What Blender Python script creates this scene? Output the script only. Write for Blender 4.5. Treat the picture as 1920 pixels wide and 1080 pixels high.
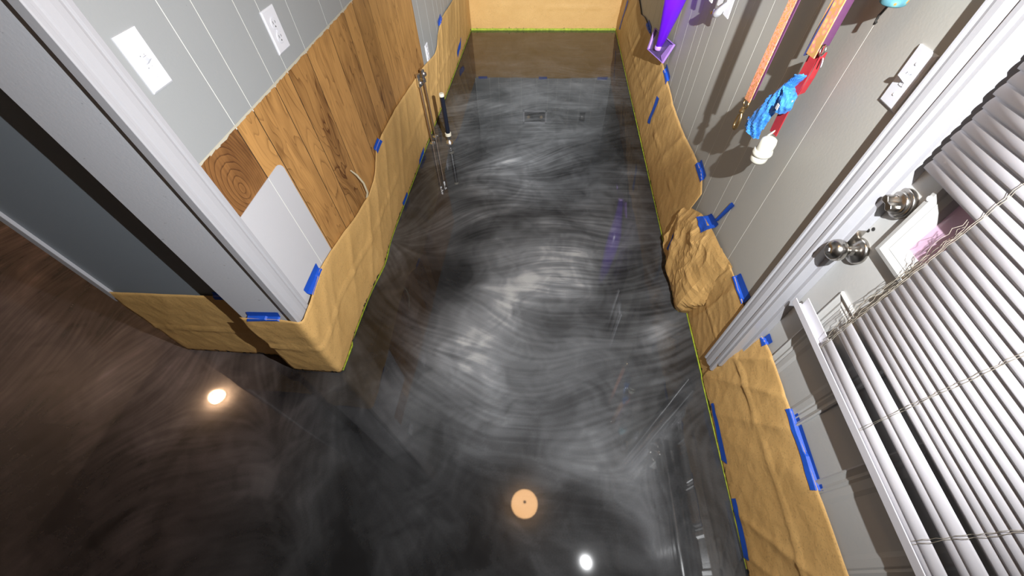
import bpy, bmesh, math, random
import numpy as np
from mathutils import Vector, Matrix, noise
from mathutils.bvhtree import BVHTree

random.seed(7)
for o in list(bpy.data.objects):
    bpy.data.objects.remove(o)
scene = bpy.context.scene
COL = scene.collection
pi = math.pi

# ------------------------------------------------------------------ camera
cam_d = bpy.data.cameras.new('camera')
cam_d.sensor_width = 36.0
cam_d.lens = 13.45
cam_d.clip_start = 0.02
cam = bpy.data.objects.new('camera', cam_d)
COL.objects.link(cam)
CAM_RIGHT, CAM_UP, CAM_FWD = ((0.996479, 0.079686, -0.02609), (-0.047035, 0.788826, 0.612814), (-0.069414, 0.609429, -0.789796))
cam.matrix_world = Matrix((
    (CAM_RIGHT[0], CAM_UP[0], -CAM_FWD[0], 0.0),
    (CAM_RIGHT[1], CAM_UP[1], -CAM_FWD[1], 0.0),
    (CAM_RIGHT[2], CAM_UP[2], -CAM_FWD[2], 1.6),
    (0, 0, 0, 1)))
scene.camera = cam

# ------------------------------------------------------------------ world, light, exposure
world = bpy.data.worlds.new('world')
scene.world = world
world.use_nodes = True
world.node_tree.nodes['Background'].inputs['Color'].default_value = (0.01, 0.01, 0.012, 1)
world.node_tree.nodes['Background'].inputs['Strength'].default_value = 1.0

scene.view_settings.view_transform = 'Standard'
scene.view_settings.look = 'None'
scene.view_settings.gamma = 1.0
scene.view_settings.use_curve_mapping = False
scene.view_settings.exposure = 0.0

LIGHT_POS = Vector((0.42, 0.16, 1.70))
def spot(name, power, size, blend, target, col=(0.97, 0.985, 1.0), radius=0.007):
    l = bpy.data.lights.new(name, 'SPOT')
    l.energy = power
    l.spot_size = math.radians(size)
    l.spot_blend = blend
    l.shadow_soft_size = radius
    l.color = col
    o = bpy.data.objects.new(name, l)
    COL.objects.link(o)
    o.location = LIGHT_POS
    d = Vector(target) - LIGHT_POS
    o.rotation_euler = d.to_track_quat('-Z', 'Y').to_euler()
    return o
spot('headlamp_flood', 178, 158, 1.0, (-0.55, 1.6, 0.0))
spot('headlamp_beam', 980, 49, 1.0, (-0.15, 3.9, 0.20))
# warm light of the two ceiling globes sits in their builders further down
LAMP_HALL = 20.0
LAMP_ROOM = 200.0

# ------------------------------------------------------------------ helpers
class MB:
    def __init__(self):
        self.v = []; self.f = []
    def add(self, vs, fs):
        n = len(self.v)
        self.v += [tuple(p) for p in vs]
        self.f += [tuple(i + n for i in q) for q in fs]
        return self
    def box(self, x0, x1, y0, y1, z0, z1):
        vs = [(x, y, z) for x in (x0, x1) for y in (y0, y1) for z in (z0, z1)]
        return self.add(vs, [(0, 1, 3, 2), (4, 6, 7, 5), (0, 4, 5, 1), (2, 3, 7, 6), (0, 2, 6, 4), (1, 5, 7, 3)])
    def prism(self, poly, axis, a, b):
        # poly: 2-D points; extruded along axis from a to b
        n = len(poly)
        def P(p, t):
            if axis == 0: return (t, p[0], p[1])
            if axis == 1: return (p[0], t, p[1])
            return (p[0], p[1], t)
        vs = [P(p, a) for p in poly] + [P(p, b) for p in poly]
        fs = [tuple(range(n))[::-1], tuple(range(n, 2 * n))]
        fs += [(i, (i + 1) % n, n + (i + 1) % n, n + i) for i in range(n)]
        return self.add(vs, fs)
    def tube(self, pts, r, seg=10, cap=True, flat=None):
        pts = [Vector(p) for p in pts]
        n = len(pts)
        rs = r if isinstance(r, (list, tuple)) else [r] * n
        vs = []; fs = []
        ref = None
        for i, p in enumerate(pts):
            d = (pts[min(i + 1, n - 1)] - pts[max(i - 1, 0)]).normalized()
            if ref is None:
                ref = d.orthogonal().normalized()
            u = (ref - d * ref.dot(d)).normalized(); ref = u
            w = d.cross(u)
            for k in range(seg):
                a = 2 * pi * k / seg
                vs.append(p + (u * math.cos(a) + w * math.sin(a)) * rs[i])
        for i in range(n - 1):
            for k in range(seg):
                k2 = (k + 1) % seg
                fs.append((i * seg + k, i * seg + k2, (i + 1) * seg + k2, (i + 1) * seg + k))
        if cap:
            fs.append(tuple(range(seg))[::-1])
            fs.append(tuple((n - 1) * seg + k for k in range(seg)))
        return self.add(vs, fs)
    def lathe(self, prof, origin, axis=(0, 0, 1), seg=24):
        # prof: list of (radius, distance along axis)
        d = Vector(axis).normalized()
        u = d.orthogonal().normalized(); w = d.cross(u)
        o = Vector(origin)
        vs = []; fs = []
        for r, h in prof:
            for k in range(seg):
                a = 2 * pi * k / seg
                vs.append(o + d * h + (u * math.cos(a) + w * math.sin(a)) * max(r, 1e-5))
        for i in range(len(prof) - 1):
            for k in range(seg):
                k2 = (k + 1) % seg
                fs.append((i * seg + k, i * seg + k2, (i + 1) * seg + k2, (i + 1) * seg + k))
        fs.append(tuple(range(seg))[::-1])
        fs.append(tuple((len(prof) - 1) * seg + k for k in range(seg)))
        return self.add(vs, fs)
    def strap(self, pts, side, w, t):
        # flat band along pts; side = width direction (per band), w width, t thickness
        pts = [Vector(p) for p in pts]; n = len(pts)
        ws = w if isinstance(w, (list, tuple)) else [w] * n
        vs = []; fs = []
        for i, p in enumerate(pts):
            d = (pts[min(i + 1, n - 1)] - pts[max(i - 1, 0)]).normalized()
            s = Vector(side); s = (s - d * s.dot(d)).normalized()
            m = d.cross(s).normalized()
            for a, b in ((-1, -1), (1, -1), (1, 1), (-1, 1)):
                vs.append(p + s * (a * ws[i] / 2) + m * (b * t / 2))
        for i in range(n - 1):
            for k in range(4):
                k2 = (k + 1) % 4
                fs.append((i * 4 + k, i * 4 + k2, (i + 1) * 4 + k2, (i + 1) * 4 + k))
        fs.append((3, 2, 1, 0)); fs.append(tuple((n - 1) * 4 + k for k in range(4)))
        return self.add(vs, fs)
    def mesh(self, name, mat, smooth=False):
        me = bpy.data.meshes.new(name)
        me.from_pydata(self.v, [], self.f)
        bm = bmesh.new(); bm.from_mesh(me)
        bmesh.ops.recalc_face_normals(bm, faces=bm.faces)
        bm.to_mesh(me); bm.free()
        if mat: me.materials.append(mat)
        if smooth:
            for p in me.polygons: p.use_smooth = True
        return me
    def build(self, name, mat, parent=None, smooth=False, bevel=0.0):
        o = bpy.data.objects.new(name, self.mesh(name, mat, smooth))
        COL.objects.link(o)
        if parent: o.parent = parent
        if bevel:
            m = o.modifiers.new('bevel', 'BEVEL'); m.width = bevel; m.segments = 2
            m.limit_method = 'ANGLE'
        if smooth:
            m = o.modifiers.new('split', 'EDGE_SPLIT'); m.split_angle = math.radians(50)
        return o

def tag(o, label=None, cat=None, group=None, kind=None):
    if label: o['label'] = label
    if cat: o['category'] = cat
    if group: o['group'] = group
    if kind: o['kind'] = kind
    return o
def struct(o, label=None, cat='wall'):
    return tag(o, label, cat, None, 'structure')
def empty(name, loc=(0, 0, 0)):
    o = bpy.data.objects.new(name, None)
    COL.objects.link(o); o.location = loc
    o.empty_display_size = 0.05
    return o
def put(o, parent):
    # parent keeping world coordinates of a mesh built in world space
    o.parent = parent
    o.matrix_parent_inverse = Matrix.Translation(-Vector(parent.location))
    return o

# ------------------------------------------------------------------ materials
def mat_new(name):
    m = bpy.data.materials.new(name); m.use_nodes = True
    nt = m.node_tree
    return m, nt, nt.nodes['Principled BSDF']
def N(nt, t, **kw):
    n = nt.nodes.new(t)
    for k, v in kw.items(): setattr(n, k, v)
    return n
def L(nt, a, b): nt.links.new(a, b)
def simple(name, col, rough=0.5, metal=0.0, var=0.0, scale=20, bump=0.0, bscale=200, spec=0.5, emit=None, estr=0.0, coat=0.0, trans=0.0):
    m, nt, b = mat_new(name)
    b.inputs['Roughness'].default_value = rough
    b.inputs['Metallic'].default_value = metal
    b.inputs['Specular IOR Level'].default_value = spec
    b.inputs['Coat Weight'].default_value = coat
    b.inputs['Transmission Weight'].default_value = trans
    tc = N(nt, 'ShaderNodeTexCoord')
    nz = N(nt, 'ShaderNodeTexNoise'); nz.inputs['Scale'].default_value = scale; nz.inputs['Detail'].default_value = 4
    L(nt, tc.outputs['Object'], nz.inputs['Vector'])
    mx = N(nt, 'ShaderNodeMix', data_type='RGBA')
    mx.inputs['A'].default_value = (*[c * (1 - var) for c in col], 1)
    mx.inputs['B'].default_value = (*[min(1, c * (1 + var)) for c in col], 1)
    L(nt, nz.outputs['Fac'], mx.inputs['Factor'])
    L(nt, mx.outputs['Result'], b.inputs['Base Color'])
    if bump:
        n2 = N(nt, 'ShaderNodeTexNoise'); n2.inputs['Scale'].default_value = bscale; n2.inputs['Detail'].default_value = 3
        L(nt, tc.outputs['Object'], n2.inputs['Vector'])
        bp = N(nt, 'ShaderNodeBump'); bp.inputs['Strength'].default_value = bump; bp.inputs['Distance'].default_value = 0.002
        L(nt, n2.outputs['Fac'], bp.inputs['Height']); L(nt, bp.outputs['Normal'], b.inputs['Normal'])
    if emit:
        b.inputs['Emission Color'].default_value = (*emit, 1); b.inputs['Emission Strength'].default_value = estr
    return m

def wall_paint(name, col, scuff=0.5, rough=0.45, th=0.72):
    m, nt, b = mat_new(name)
    tc = N(nt, 'ShaderNodeTexCoord')
    n1 = N(nt, 'ShaderNodeTexNoise'); n1.inputs['Scale'].default_value = 3.0; n1.inputs['Detail'].default_value = 6
    L(nt, tc.outputs['Object'], n1.inputs['Vector'])
    mx = N(nt, 'ShaderNodeMix', data_type='RGBA')
    mx.inputs['A'].default_value = (*[c * 0.95 for c in col], 1)
    mx.inputs['B'].default_value = (*[min(1, c * 1.05) for c in col], 1)
    L(nt, n1.outputs['Fac'], mx.inputs['Factor'])
    # small scuffs
    mp = N(nt, 'ShaderNodeMapping'); mp.inputs['Scale'].default_value = (26, 26, 60)
    mp.inputs['Rotation'].default_value = (0.5, 0, 0)
    L(nt, tc.outputs['Object'], mp.inputs['Vector'])
    n2 = N(nt, 'ShaderNodeTexNoise'); n2.inputs['Scale'].default_value = 1.0; n2.inputs['Detail'].default_value = 5; n2.inputs['Roughness'].default_value = 0.7
    L(nt, mp.outputs['Vector'], n2.inputs['Vector'])
    rp = N(nt, 'ShaderNodeValToRGB')
    rp.color_ramp.elements[0].position = th; rp.color_ramp.elements[0].color = (0, 0, 0, 1)
    rp.color_ramp.elements[1].position = th + 0.03; rp.color_ramp.elements[1].color = (scuff, scuff, scuff, 1)
    L(nt, n2.outputs['Fac'], rp.inputs['Fac'])
    m2 = N(nt, 'ShaderNodeMix', data_type='RGBA')
    L(nt, rp.outputs['Color'], m2.inputs['Factor'])
    L(nt, mx.outputs['Result'], m2.inputs['A'])
    m2.inputs['B'].default_value = (*[c * 0.35 for c in col], 1)
    L(nt, m2.outputs['Result'], b.inputs['Base Color'])
    b.inputs['Roughness'].default_value = rough
    n3 = N(nt, 'ShaderNodeTexNoise'); n3.inputs['Scale'].default_value = 140; n3.inputs['Detail'].default_value = 3
    L(nt, tc.outputs['Object'], n3.inputs['Vector'])
    bp = N(nt, 'ShaderNodeBump'); bp.inputs['Strength'].default_value = 0.12; bp.inputs['Distance'].default_value = 0.002
    L(nt, n3.outputs['Fac'], bp.inputs['Height']); L(nt, bp.outputs['Normal'], b.inputs['Normal'])
    return m

def wood_mat(name, light, dark, knot=None):
    m, nt, b = mat_new(name)
    tc = N(nt, 'ShaderNodeTexCoord'); oi = N(nt, 'ShaderNodeObjectInfo')
    off = N(nt, 'ShaderNodeVectorMath', operation='SCALE'); off.inputs[0].default_value = (3.1, 17.3, 9.7)
    L(nt, oi.outputs['Random'], off.inputs['Scale'])
    ad = N(nt, 'ShaderNodeVectorMath', operation='ADD')
    L(nt, tc.outputs['Object'], ad.inputs[0]); L(nt, off.outputs['Vector'], ad.inputs[1])
    # broad cathedral figure: contour lines of a stretched noise
    mp = N(nt, 'ShaderNodeMapping'); mp.inputs['Scale'].default_value = (1, 7.5, 1.7)
    L(nt, ad.outputs['Vector'], mp.inputs['Vector'])
    nz = N(nt, 'ShaderNodeTexNoise'); nz.inputs['Scale'].default_value = 1.0; nz.inputs['Detail'].default_value = 2.5; nz.inputs['Roughness'].default_value = 0.45
    nz.inputs['Distortion'].default_value = 0.4
    L(nt, mp.outputs['Vector'], nz.inputs['Vector'])
    ml = N(nt, 'ShaderNodeMath', operation='MULTIPLY'); ml.inputs[1].default_value = 17.0
    L(nt, nz.outputs['Fac'], ml.inputs[0])
    src = ml.outputs[0]
    if knot:
        mk = N(nt, 'ShaderNodeMapping'); mk.inputs['Scale'].default_value = (1, 1, 0.55)
        L(nt, tc.outputs['Object'], mk.inputs['Vector'])
        ds = N(nt, 'ShaderNodeVectorMath', operation='DISTANCE'); ds.inputs[1].default_value = (knot[0], knot[1], knot[2] * 0.55)
        L(nt, mk.outputs['Vector'], ds.inputs[0])
        ka = N(nt, 'ShaderNodeMath', operation='MULTIPLY_ADD'); ka.inputs[1].default_value = 95.0
        L(nt, ds.outputs['Value'], ka.inputs[0]); ml.inputs[1].default_value = 7.0; L(nt, ml.outputs[0], ka.inputs[2]); src = ka.outputs[0]
    fr = N(nt, 'ShaderNodeMath', operation='FRACT'); L(nt, src, fr.inputs[0])
    rr = N(nt, 'ShaderNodeValToRGB')
    e = rr.color_ramp.elements
    e[0].position = 0.0; e[0].color = (0.0, 0, 0, 1)
    e[1].position = 1.0; e[1].color = (1, 1, 1, 1)
    k = rr.color_ramp.elements.new(0.22); k.color = (0.80, 0.80, 0.80, 1)
    L(nt, fr.outputs[0], rr.inputs['Fac'])
    # fine fibres along the plank
    m2 = N(nt, 'ShaderNodeMapping'); m2.inputs['Scale'].default_value = (1, 260, 9)
    L(nt, ad.outputs['Vector'], m2.inputs['Vector'])
    n2 = N(nt, 'ShaderNodeTexNoise'); n2.inputs['Scale'].default_value = 1.0; n2.inputs['Detail'].default_value = 3
    L(nt, m2.outputs['Vector'], n2.inputs['Vector'])
    # large tone patches
    m3 = N(nt, 'ShaderNodeMapping'); m3.inputs['Scale'].default_value = (1, 14, 3.2)
    L(nt, ad.outputs['Vector'], m3.inputs['Vector'])
    n3 = N(nt, 'ShaderNodeTexNoise'); n3.inputs['Scale'].default_value = 1.0; n3.inputs['Detail'].default_value = 4; n3.inputs['Distortion'].default_value = 1.2
    L(nt, m3.outputs['Vector'], n3.inputs['Vector'])
    a1 = N(nt, 'ShaderNodeMath', operation='MULTIPLY_ADD'); a1.inputs[1].default_value = 0.44
    L(nt, rr.outputs['Color'], a1.inputs[0])
    s3 = N(nt, 'ShaderNodeMapRange'); s3.inputs['From Min'].default_value = 0.35; s3.inputs['From Max'].default_value = 0.68
    s3.inputs['To Min'].default_value = 0.02; s3.inputs['To Max'].default_value = -0.50
    L(nt, n3.outputs['Fac'], s3.inputs['Value']); L(nt, s3.outputs['Result'], a1.inputs[2])
    a2 = N(nt, 'ShaderNodeMath', operation='MULTIPLY_ADD'); a2.inputs[1].default_value = 0.26
    L(nt, n2.outputs['Fac'], a2.inputs[0]); L(nt, a1.outputs[0], a2.inputs[2])
    a3 = N(nt, 'ShaderNodeMath', operation='MULTIPLY_ADD'); a3.inputs[1].default_value = 0.85; 
    sr = N(nt, 'ShaderNodeSeparateColor'); L(nt, oi.outputs['Color'], sr.inputs[0]); L(nt, sr.outputs[0], a3.inputs[0]); L(nt, a2.outputs[0], a3.inputs[2])
    cr = N(nt, 'ShaderNodeValToRGB')
    ce = cr.color_ramp.elements
    ce[0].position = 0.05; ce[0].color = (*dark, 1)
    ce[1].position = 1.0; ce[1].color = (*light, 1)
    q = ce.new(0.5); q.color = (*[0.45 * a + 0.55 * c for a, c in zip(dark, light)], 1)
    L(nt, a3.outputs[0], cr.inputs['Fac'])
    L(nt, cr.outputs['Color'], b.inputs['Base Color'])
    b.inputs['Roughness'].default_value = 0.42
    bp = N(nt, 'ShaderNodeBump'); bp.inputs['Strength'].default_value = 0.08; bp.inputs['Distance'].default_value = 0.001
    L(nt, n2.outputs['Fac'], bp.inputs['Height']); L(nt, bp.outputs['Normal'], b.inputs['Normal'])
    return m

def paper_mat():
    m, nt, b = mat_new('kraft_paper')
    tc = N(nt, 'ShaderNodeTexCoord')
    n1 = N(nt, 'ShaderNodeTexNoise'); n1.inputs['Scale'].default_value = 6; n1.inputs['Detail'].default_value = 5
    L(nt, tc.outputs['Object'], n1.inputs['Vector'])
    mx = N(nt, 'ShaderNodeMix', data_type='RGBA')
    mx.inputs['A'].default_value = (0.56, 0.335, 0.115, 1); mx.inputs['B'].default_value = (0.69, 0.435, 0.165, 1)
    L(nt, n1.outputs['Fac'], mx.inputs['Factor'])
    n2 = N(nt, 'ShaderNodeTexNoise'); n2.inputs['Scale'].default_value = 190; n2.inputs['Detail'].default_value = 2
    L(nt, tc.outputs['Object'], n2.inputs['Vector'])
    r2 = N(nt, 'ShaderNodeMapRange'); r2.inputs['From Min'].default_value = 0.56; r2.inputs['From Max'].default_value = 0.72
    r2.inputs['To Min'].default_value = 0.0; r2.inputs['To Max'].default_value = 0.35
    L(nt, n2.outputs['Fac'], r2.inputs['Value'])
    m2 = N(nt, 'ShaderNodeMix', data_type='RGBA'); m2.inputs['B'].default_value = (0.20, 0.12, 0.05, 1)
    L(nt, r2.outputs['Result'], m2.inputs['Factor']); L(nt, mx.outputs['Result'], m2.inputs['A'])
    # epoxy splashes along the bottom edge
    sx = N(nt, 'ShaderNodeSeparateXYZ'); L(nt, tc.outputs['Object'], sx.inputs[0])
    n3 = N(nt, 'ShaderNodeTexNoise'); n3.inputs['Scale'].default_value = 38; n3.inputs['Detail'].default_value = 5
    L(nt, tc.outputs['Object'], n3.inputs['Vector'])
    th = N(nt, 'ShaderNodeMapRange'); th.inputs['From Min'].default_value = 0.0; th.inputs['From Max'].default_value = 0.05
    th.inputs['To Min'].default_value = 0.50; th.inputs['To Max'].default_value = 0.80
    L(nt, sx.outputs['Z'], th.inputs['Value'])
    gt = N(nt, 'ShaderNodeMath', operation='GREATER_THAN'); L(nt, n3.outputs['Fac'], gt.inputs[0]); L(nt, th.outputs['Result'], gt.inputs[1])
    m3 = N(nt, 'ShaderNodeMix', data_type='RGBA'); m3.inputs['B'].default_value = (0.045, 0.04, 0.035, 1)
    L(nt, gt.outputs[0], m3.inputs['Factor']); L(nt, m2.outputs['Result'], m3.inputs['A'])
    L(nt, m3.outputs['Result'], b.inputs['Base Color'])
    b.inputs['Roughness'].default_value = 0.6
    b.inputs['Specular IOR Level'].default_value = 0.35
    n4 = N(nt, 'ShaderNodeTexNoise'); n4.inputs['Scale'].default_value = 28; n4.inputs['Detail'].default_value = 5; n4.inputs['Distortion'].default_value = 0.6
    L(nt, tc.outputs['Object'], n4.inputs['Vector'])
    bp = N(nt, 'ShaderNodeBump'); bp.inputs['Strength'].default_value = 0.35; bp.inputs['Distance'].default_value = 0.006
    L(nt, n4.outputs['Fac'], bp.inputs['Height']); L(nt, bp.outputs['Normal'], b.inputs['Normal'])
    return m

def floor_mat():
    m, nt, b = mat_new('epoxy_floor')
    at = N(nt, 'ShaderNodeAttribute', attribute_name='pigment')
    br = N(nt, 'ShaderNodeAttribute', attribute_name='brown')
    tc = N(nt, 'ShaderNodeTexCoord')
    n1 = N(nt, 'ShaderNodeTexNoise'); n1.inputs['Scale'].default_value = 160; n1.inputs['Detail'].default_value = 3
    L(nt, tc.outputs['Object'], n1.inputs['Vector'])
    a = N(nt, 'ShaderNodeMath', operation='MULTIPLY_ADD'); a.inputs[1].default_value = 0.07; 
    L(nt, n1.outputs['Fac'], a.inputs[0]); L(nt, at.outputs['Fac'], a.inputs[2])
    s = N(nt, 'ShaderNodeMath', operation='SUBTRACT'); s.inputs[1].default_value = 0.035; L(nt, a.outputs[0], s.inputs[0])
    cr = N(nt, 'ShaderNodeValToRGB')
    e = cr.color_ramp.elements
    e[0].position = 0.0; e[0].color = (0.004, 0.004, 0.0045, 1)
    e[1].position = 1.0; e[1].color = (0.38, 0.385, 0.38, 1)
    for p, c in ((0.15, 0.010), (0.30, 0.030), (0.45, 0.062), (0.65, 0.118), (0.82, 0.20)):
        q = e.new(p); q.color = (c * 0.97, c * 1.01, c * 1.06, 1)
    L(nt, s.outputs[0], cr.inputs['Fac'])
    tint = N(nt, 'ShaderNodeMix', data_type='RGBA', blend_type='MULTIPLY')
    tint.inputs['B'].default_value = (1.0, 0.76, 0.68, 1)
    L(nt, br.outputs['Fac'], tint.inputs['Factor']); L(nt, cr.outputs['Color'], tint.inputs['A'])
    L(nt, tint.outputs['Result'], b.inputs['Base Color'])
    b.inputs['Roughness'].default_value = 0.035
    b.inputs['IOR'].default_value = 1.52
    n2 = N(nt, 'ShaderNodeTexNoise'); n2.inputs['Scale'].default_value = 3.5; n2.inputs['Detail'].default_value = 1
    L(nt, tc.outputs['Object'], n2.inputs['Vector'])
    bp = N(nt, 'ShaderNodeBump'); bp.inputs['Strength'].default_value = 0.06; bp.inputs['Distance'].default_value = 0.01
    L(nt, n2.outputs['Fac'], bp.inputs['Height']); L(nt, bp.outputs['Normal'], b.inputs['Normal'])
    return m

def pattern_mat(name, cols, scale, rough=0.8, steps=(0.22, 0.36, 0.50)):
    # small printed motif: voronoi cells in several colours
    m, nt, b = mat_new(name)
    tc = N(nt, 'ShaderNodeTexCoord')
    vo = N(nt, 'ShaderNodeTexVoronoi'); vo.inputs['Scale'].default_value = scale
    L(nt, tc.outputs['Object'], vo.inputs['Vector'])
    cr = N(nt, 'ShaderNodeValToRGB'); cr.color_ramp.interpolation = 'CONSTANT'
    e = cr.color_ramp.elements
    e[0].position = 0; e[0].color = (*cols[0], 1)
    e[1].position = steps[0]; e[1].color = (*cols[1], 1)
    for i, c in enumerate(cols[2:]):
        q = e.new(steps[1 + i]); q.color = (*c, 1)
    L(nt, vo.outputs['Distance'], cr.inputs['Fac'])
    L(nt, cr.outputs['Color'], b.inputs['Base Color'])
    b.inputs['Roughness'].default_value = rough
    return m

XL0 = -0.895
M = dict(
    floor=floor_mat(),
    paint_l=wall_paint('grey_wall_paint', (0.345, 0.36, 0.365)),
    paint_r=wall_paint('lightened_grey_wall_paint', (0.46, 0.45, 0.41)),  # the left wall's paint, lightened to make up for grazing lamp light
    paint_patch=wall_paint('pale_wall_paint', (0.55, 0.55, 0.575)),
    paint_jamb=wall_paint('jamb_grey_paint', (0.60, 0.61, 0.65), 0.8, 0.45, 0.665),
    slate=wall_paint('slate_grey_paint', (0.22, 0.25, 0.28), 0.2),
    groove=simple('groove_caught_light', (0.86, 0.86, 0.80), 0.6, var=0.03),  # white colour stands in for light caught on the groove edges
    trim=wall_paint('white_trim_gloss', (0.43, 0.43, 0.455), 0.25, 0.3),
    white=simple('white_paint', (0.78, 0.78, 0.78), 0.4, var=0.03, bump=0.05),
    door=wall_paint('white_door_paint', (0.52, 0.52, 0.505), 0.3, 0.35),
    plastic=simple('white_plastic', (0.74, 0.75, 0.80), 0.3, var=0.02, scale=8),
    vinyl=simple('vinyl_slat', (0.66, 0.65, 0.69), 0.35, var=0.03, scale=10),
    wood=wood_mat('honey_wood', (0.56, 0.295, 0.095), (0.12, 0.046, 0.012)),
    wood_dark=wood_mat('dark_honey_wood', (0.42, 0.20, 0.065), (0.09, 0.035, 0.012), (XL0, 0.865, 0.90)),
    gap=simple('dark_gap', (0.035, 0.018, 0.008), 0.8),
    paper=paper_mat(),
    tape=simple('blue_tape', (0.010, 0.085, 0.52), 0.55, var=0.12, scale=40, bump=0.1, bscale=120),
    green=simple('lime_tape', (0.33, 0.42, 0.03), 0.6, var=0.75, scale=45),
    nickel=simple('satin_nickel', (0.42, 0.40, 0.37), 0.24, 1.0, var=0.05),
    chrome=simple('chrome', (0.72, 0.72, 0.73), 0.22, 1.0, var=0.04),
    copper=simple('copper_pipe', (0.40, 0.28, 0.19), 0.45, 1.0, var=0.25, scale=60),
    brass=simple('brass_clip', (0.55, 0.40, 0.20), 0.3, 1.0, var=0.1),
    abs=simple('black_pipe_plastic', (0.008, 0.010, 0.018), 0.22),
    cream=simple('cream_plastic', (0.55, 0.52, 0.42), 0.5, var=0.05),
    cord=simple('string', (0.40, 0.36, 0.29), 0.9, var=0.25, scale=120),
    pink=simple('pink_frosted_glass', (0.62, 0.42, 0.56), 0.18, var=0.10, scale=40),
    dark=simple('dark_metal', (0.02, 0.018, 0.015), 0.5),
    purple=simple('purple_plastic', (0.10, 0.005, 0.50), 0.3, var=0.05, coat=0.3),
    lavender=simple('lavender_plastic', (0.36, 0.20, 0.62), 0.35, var=0.25, scale=18),
    violet=simple('dusky_violet_plastic', (0.09, 0.06, 0.17), 0.3, var=0.4, scale=22),
    red=simple('red_webbing', (0.45, 0.025, 0.035), 0.8, var=0.15, scale=90, bump=0.3, bscale=700),
    navy=simple('navy_webbing', (0.008, 0.012, 0.06), 0.8, var=0.2, scale=80),
    plum=simple('plum_webbing', (0.07, 0.015, 0.06), 0.8, var=0.2, scale=80),
    bag=simple('blue_film', (0.06, 0.27, 0.85), 0.16, var=0.35, scale=60, bump=0.9, bscale=70),
    bone=simple('bone_plastic', (0.78, 0.77, 0.66), 0.35, var=0.03),
    orange=pattern_mat('orange_print', [(0.46, 0.20, 0.06), (0.56, 0.25, 0.09), (0.36, 0.12, 0.03), (0.58, 0.22, 0.14)], 130),
    tan=pattern_mat('tan_floral_print', [(0.56, 0.36, 0.09), (0.56, 0.30, 0.12), (0.54, 0.19, 0.15), (0.42, 0.22, 0.07)], 70),
    teal=pattern_mat('teal_print', [(0.55, 0.28, 0.08), (0.16, 0.40, 0.40), (0.12, 0.34, 0.38), (0.10, 0.28, 0.34)], 60),
    beige=simple('beige_cable', (0.62, 0.55, 0.38), 0.5, var=0.05),
)

# ------------------------------------------------------------------ floor with poured metallic pigment
FLOW = [(-0.488, 1.807, 32.0), (-0.515, 1.571, 19.0), (-0.046, 1.641, 3.0), (0.412, 1.536, -13.0), (-0.031, 1.314, 7.0), (0.252, 1.258, -5.0), (-0.288, 1.056, -13.0), (-0.081, 2.396, 17.0), (0.371, 2.414, 12.0), (-0.509, 2.732, 13.0), (0.326, 3.168, -4.0), (-0.382, 3.637, 7.0), (-0.171, 4.361, 0.0), (0.6, 1.862, -6.0), (0.634, 1.082, 35.0), (0.633, 1.429, 24.0), (0.634, 0.798, 37.0), (-0.524, 1.141, -58.0), (-0.729, 1.273, -63.0), (-0.759, 1.95, 80.0), (-0.702, 0.607, -43.0), (-0.714, 0.361, -58.0), (-0.93, 0.345, -87.0), (-0.897, 0.545, -77.0), (-0.456, 0.576, -30.0), (-0.443, 0.321, -28.0), (-0.264, 0.874, -13.0), (-0.227, 0.592, -18.0), (0.114, 0.816, -9.0), (0.114, 0.57, 13.0), (-0.071, 0.368, 10.0), (0.28, 0.394, -9.0), (0.393, 0.503, 44.0), (0.444, 0.261, -88.0), (0.209, 0.16, -5.0), (-0.166, 0.131, -25.0), (-0.47, 0.108, -43.0), (0.615, 0.362, -83.0), (-0.673, 0.125, -67.0), (-0.795, 0.035, -50.0), (-2.49, 0.885, 88.0), (-1.882, 0.86, 75.0), (-1.721, 0.287, 57.0), (-1.785, 0.091, 59.0), (-1.17, 0.327, 10.0), (-1.266, 0.222, 7.0), (-1.319, 0.468, -10.0), (-1.227, 0.673, 99.0), (-1.54, 0.762, 81.0), (-1.108, 0.53, 99.0), (-3.106, 1.342, 87.0), (-1.32, 0.042, 39.0), (-1.011, 0.15, 9.0), (-0.995, 0.004, 25.0)]
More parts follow.
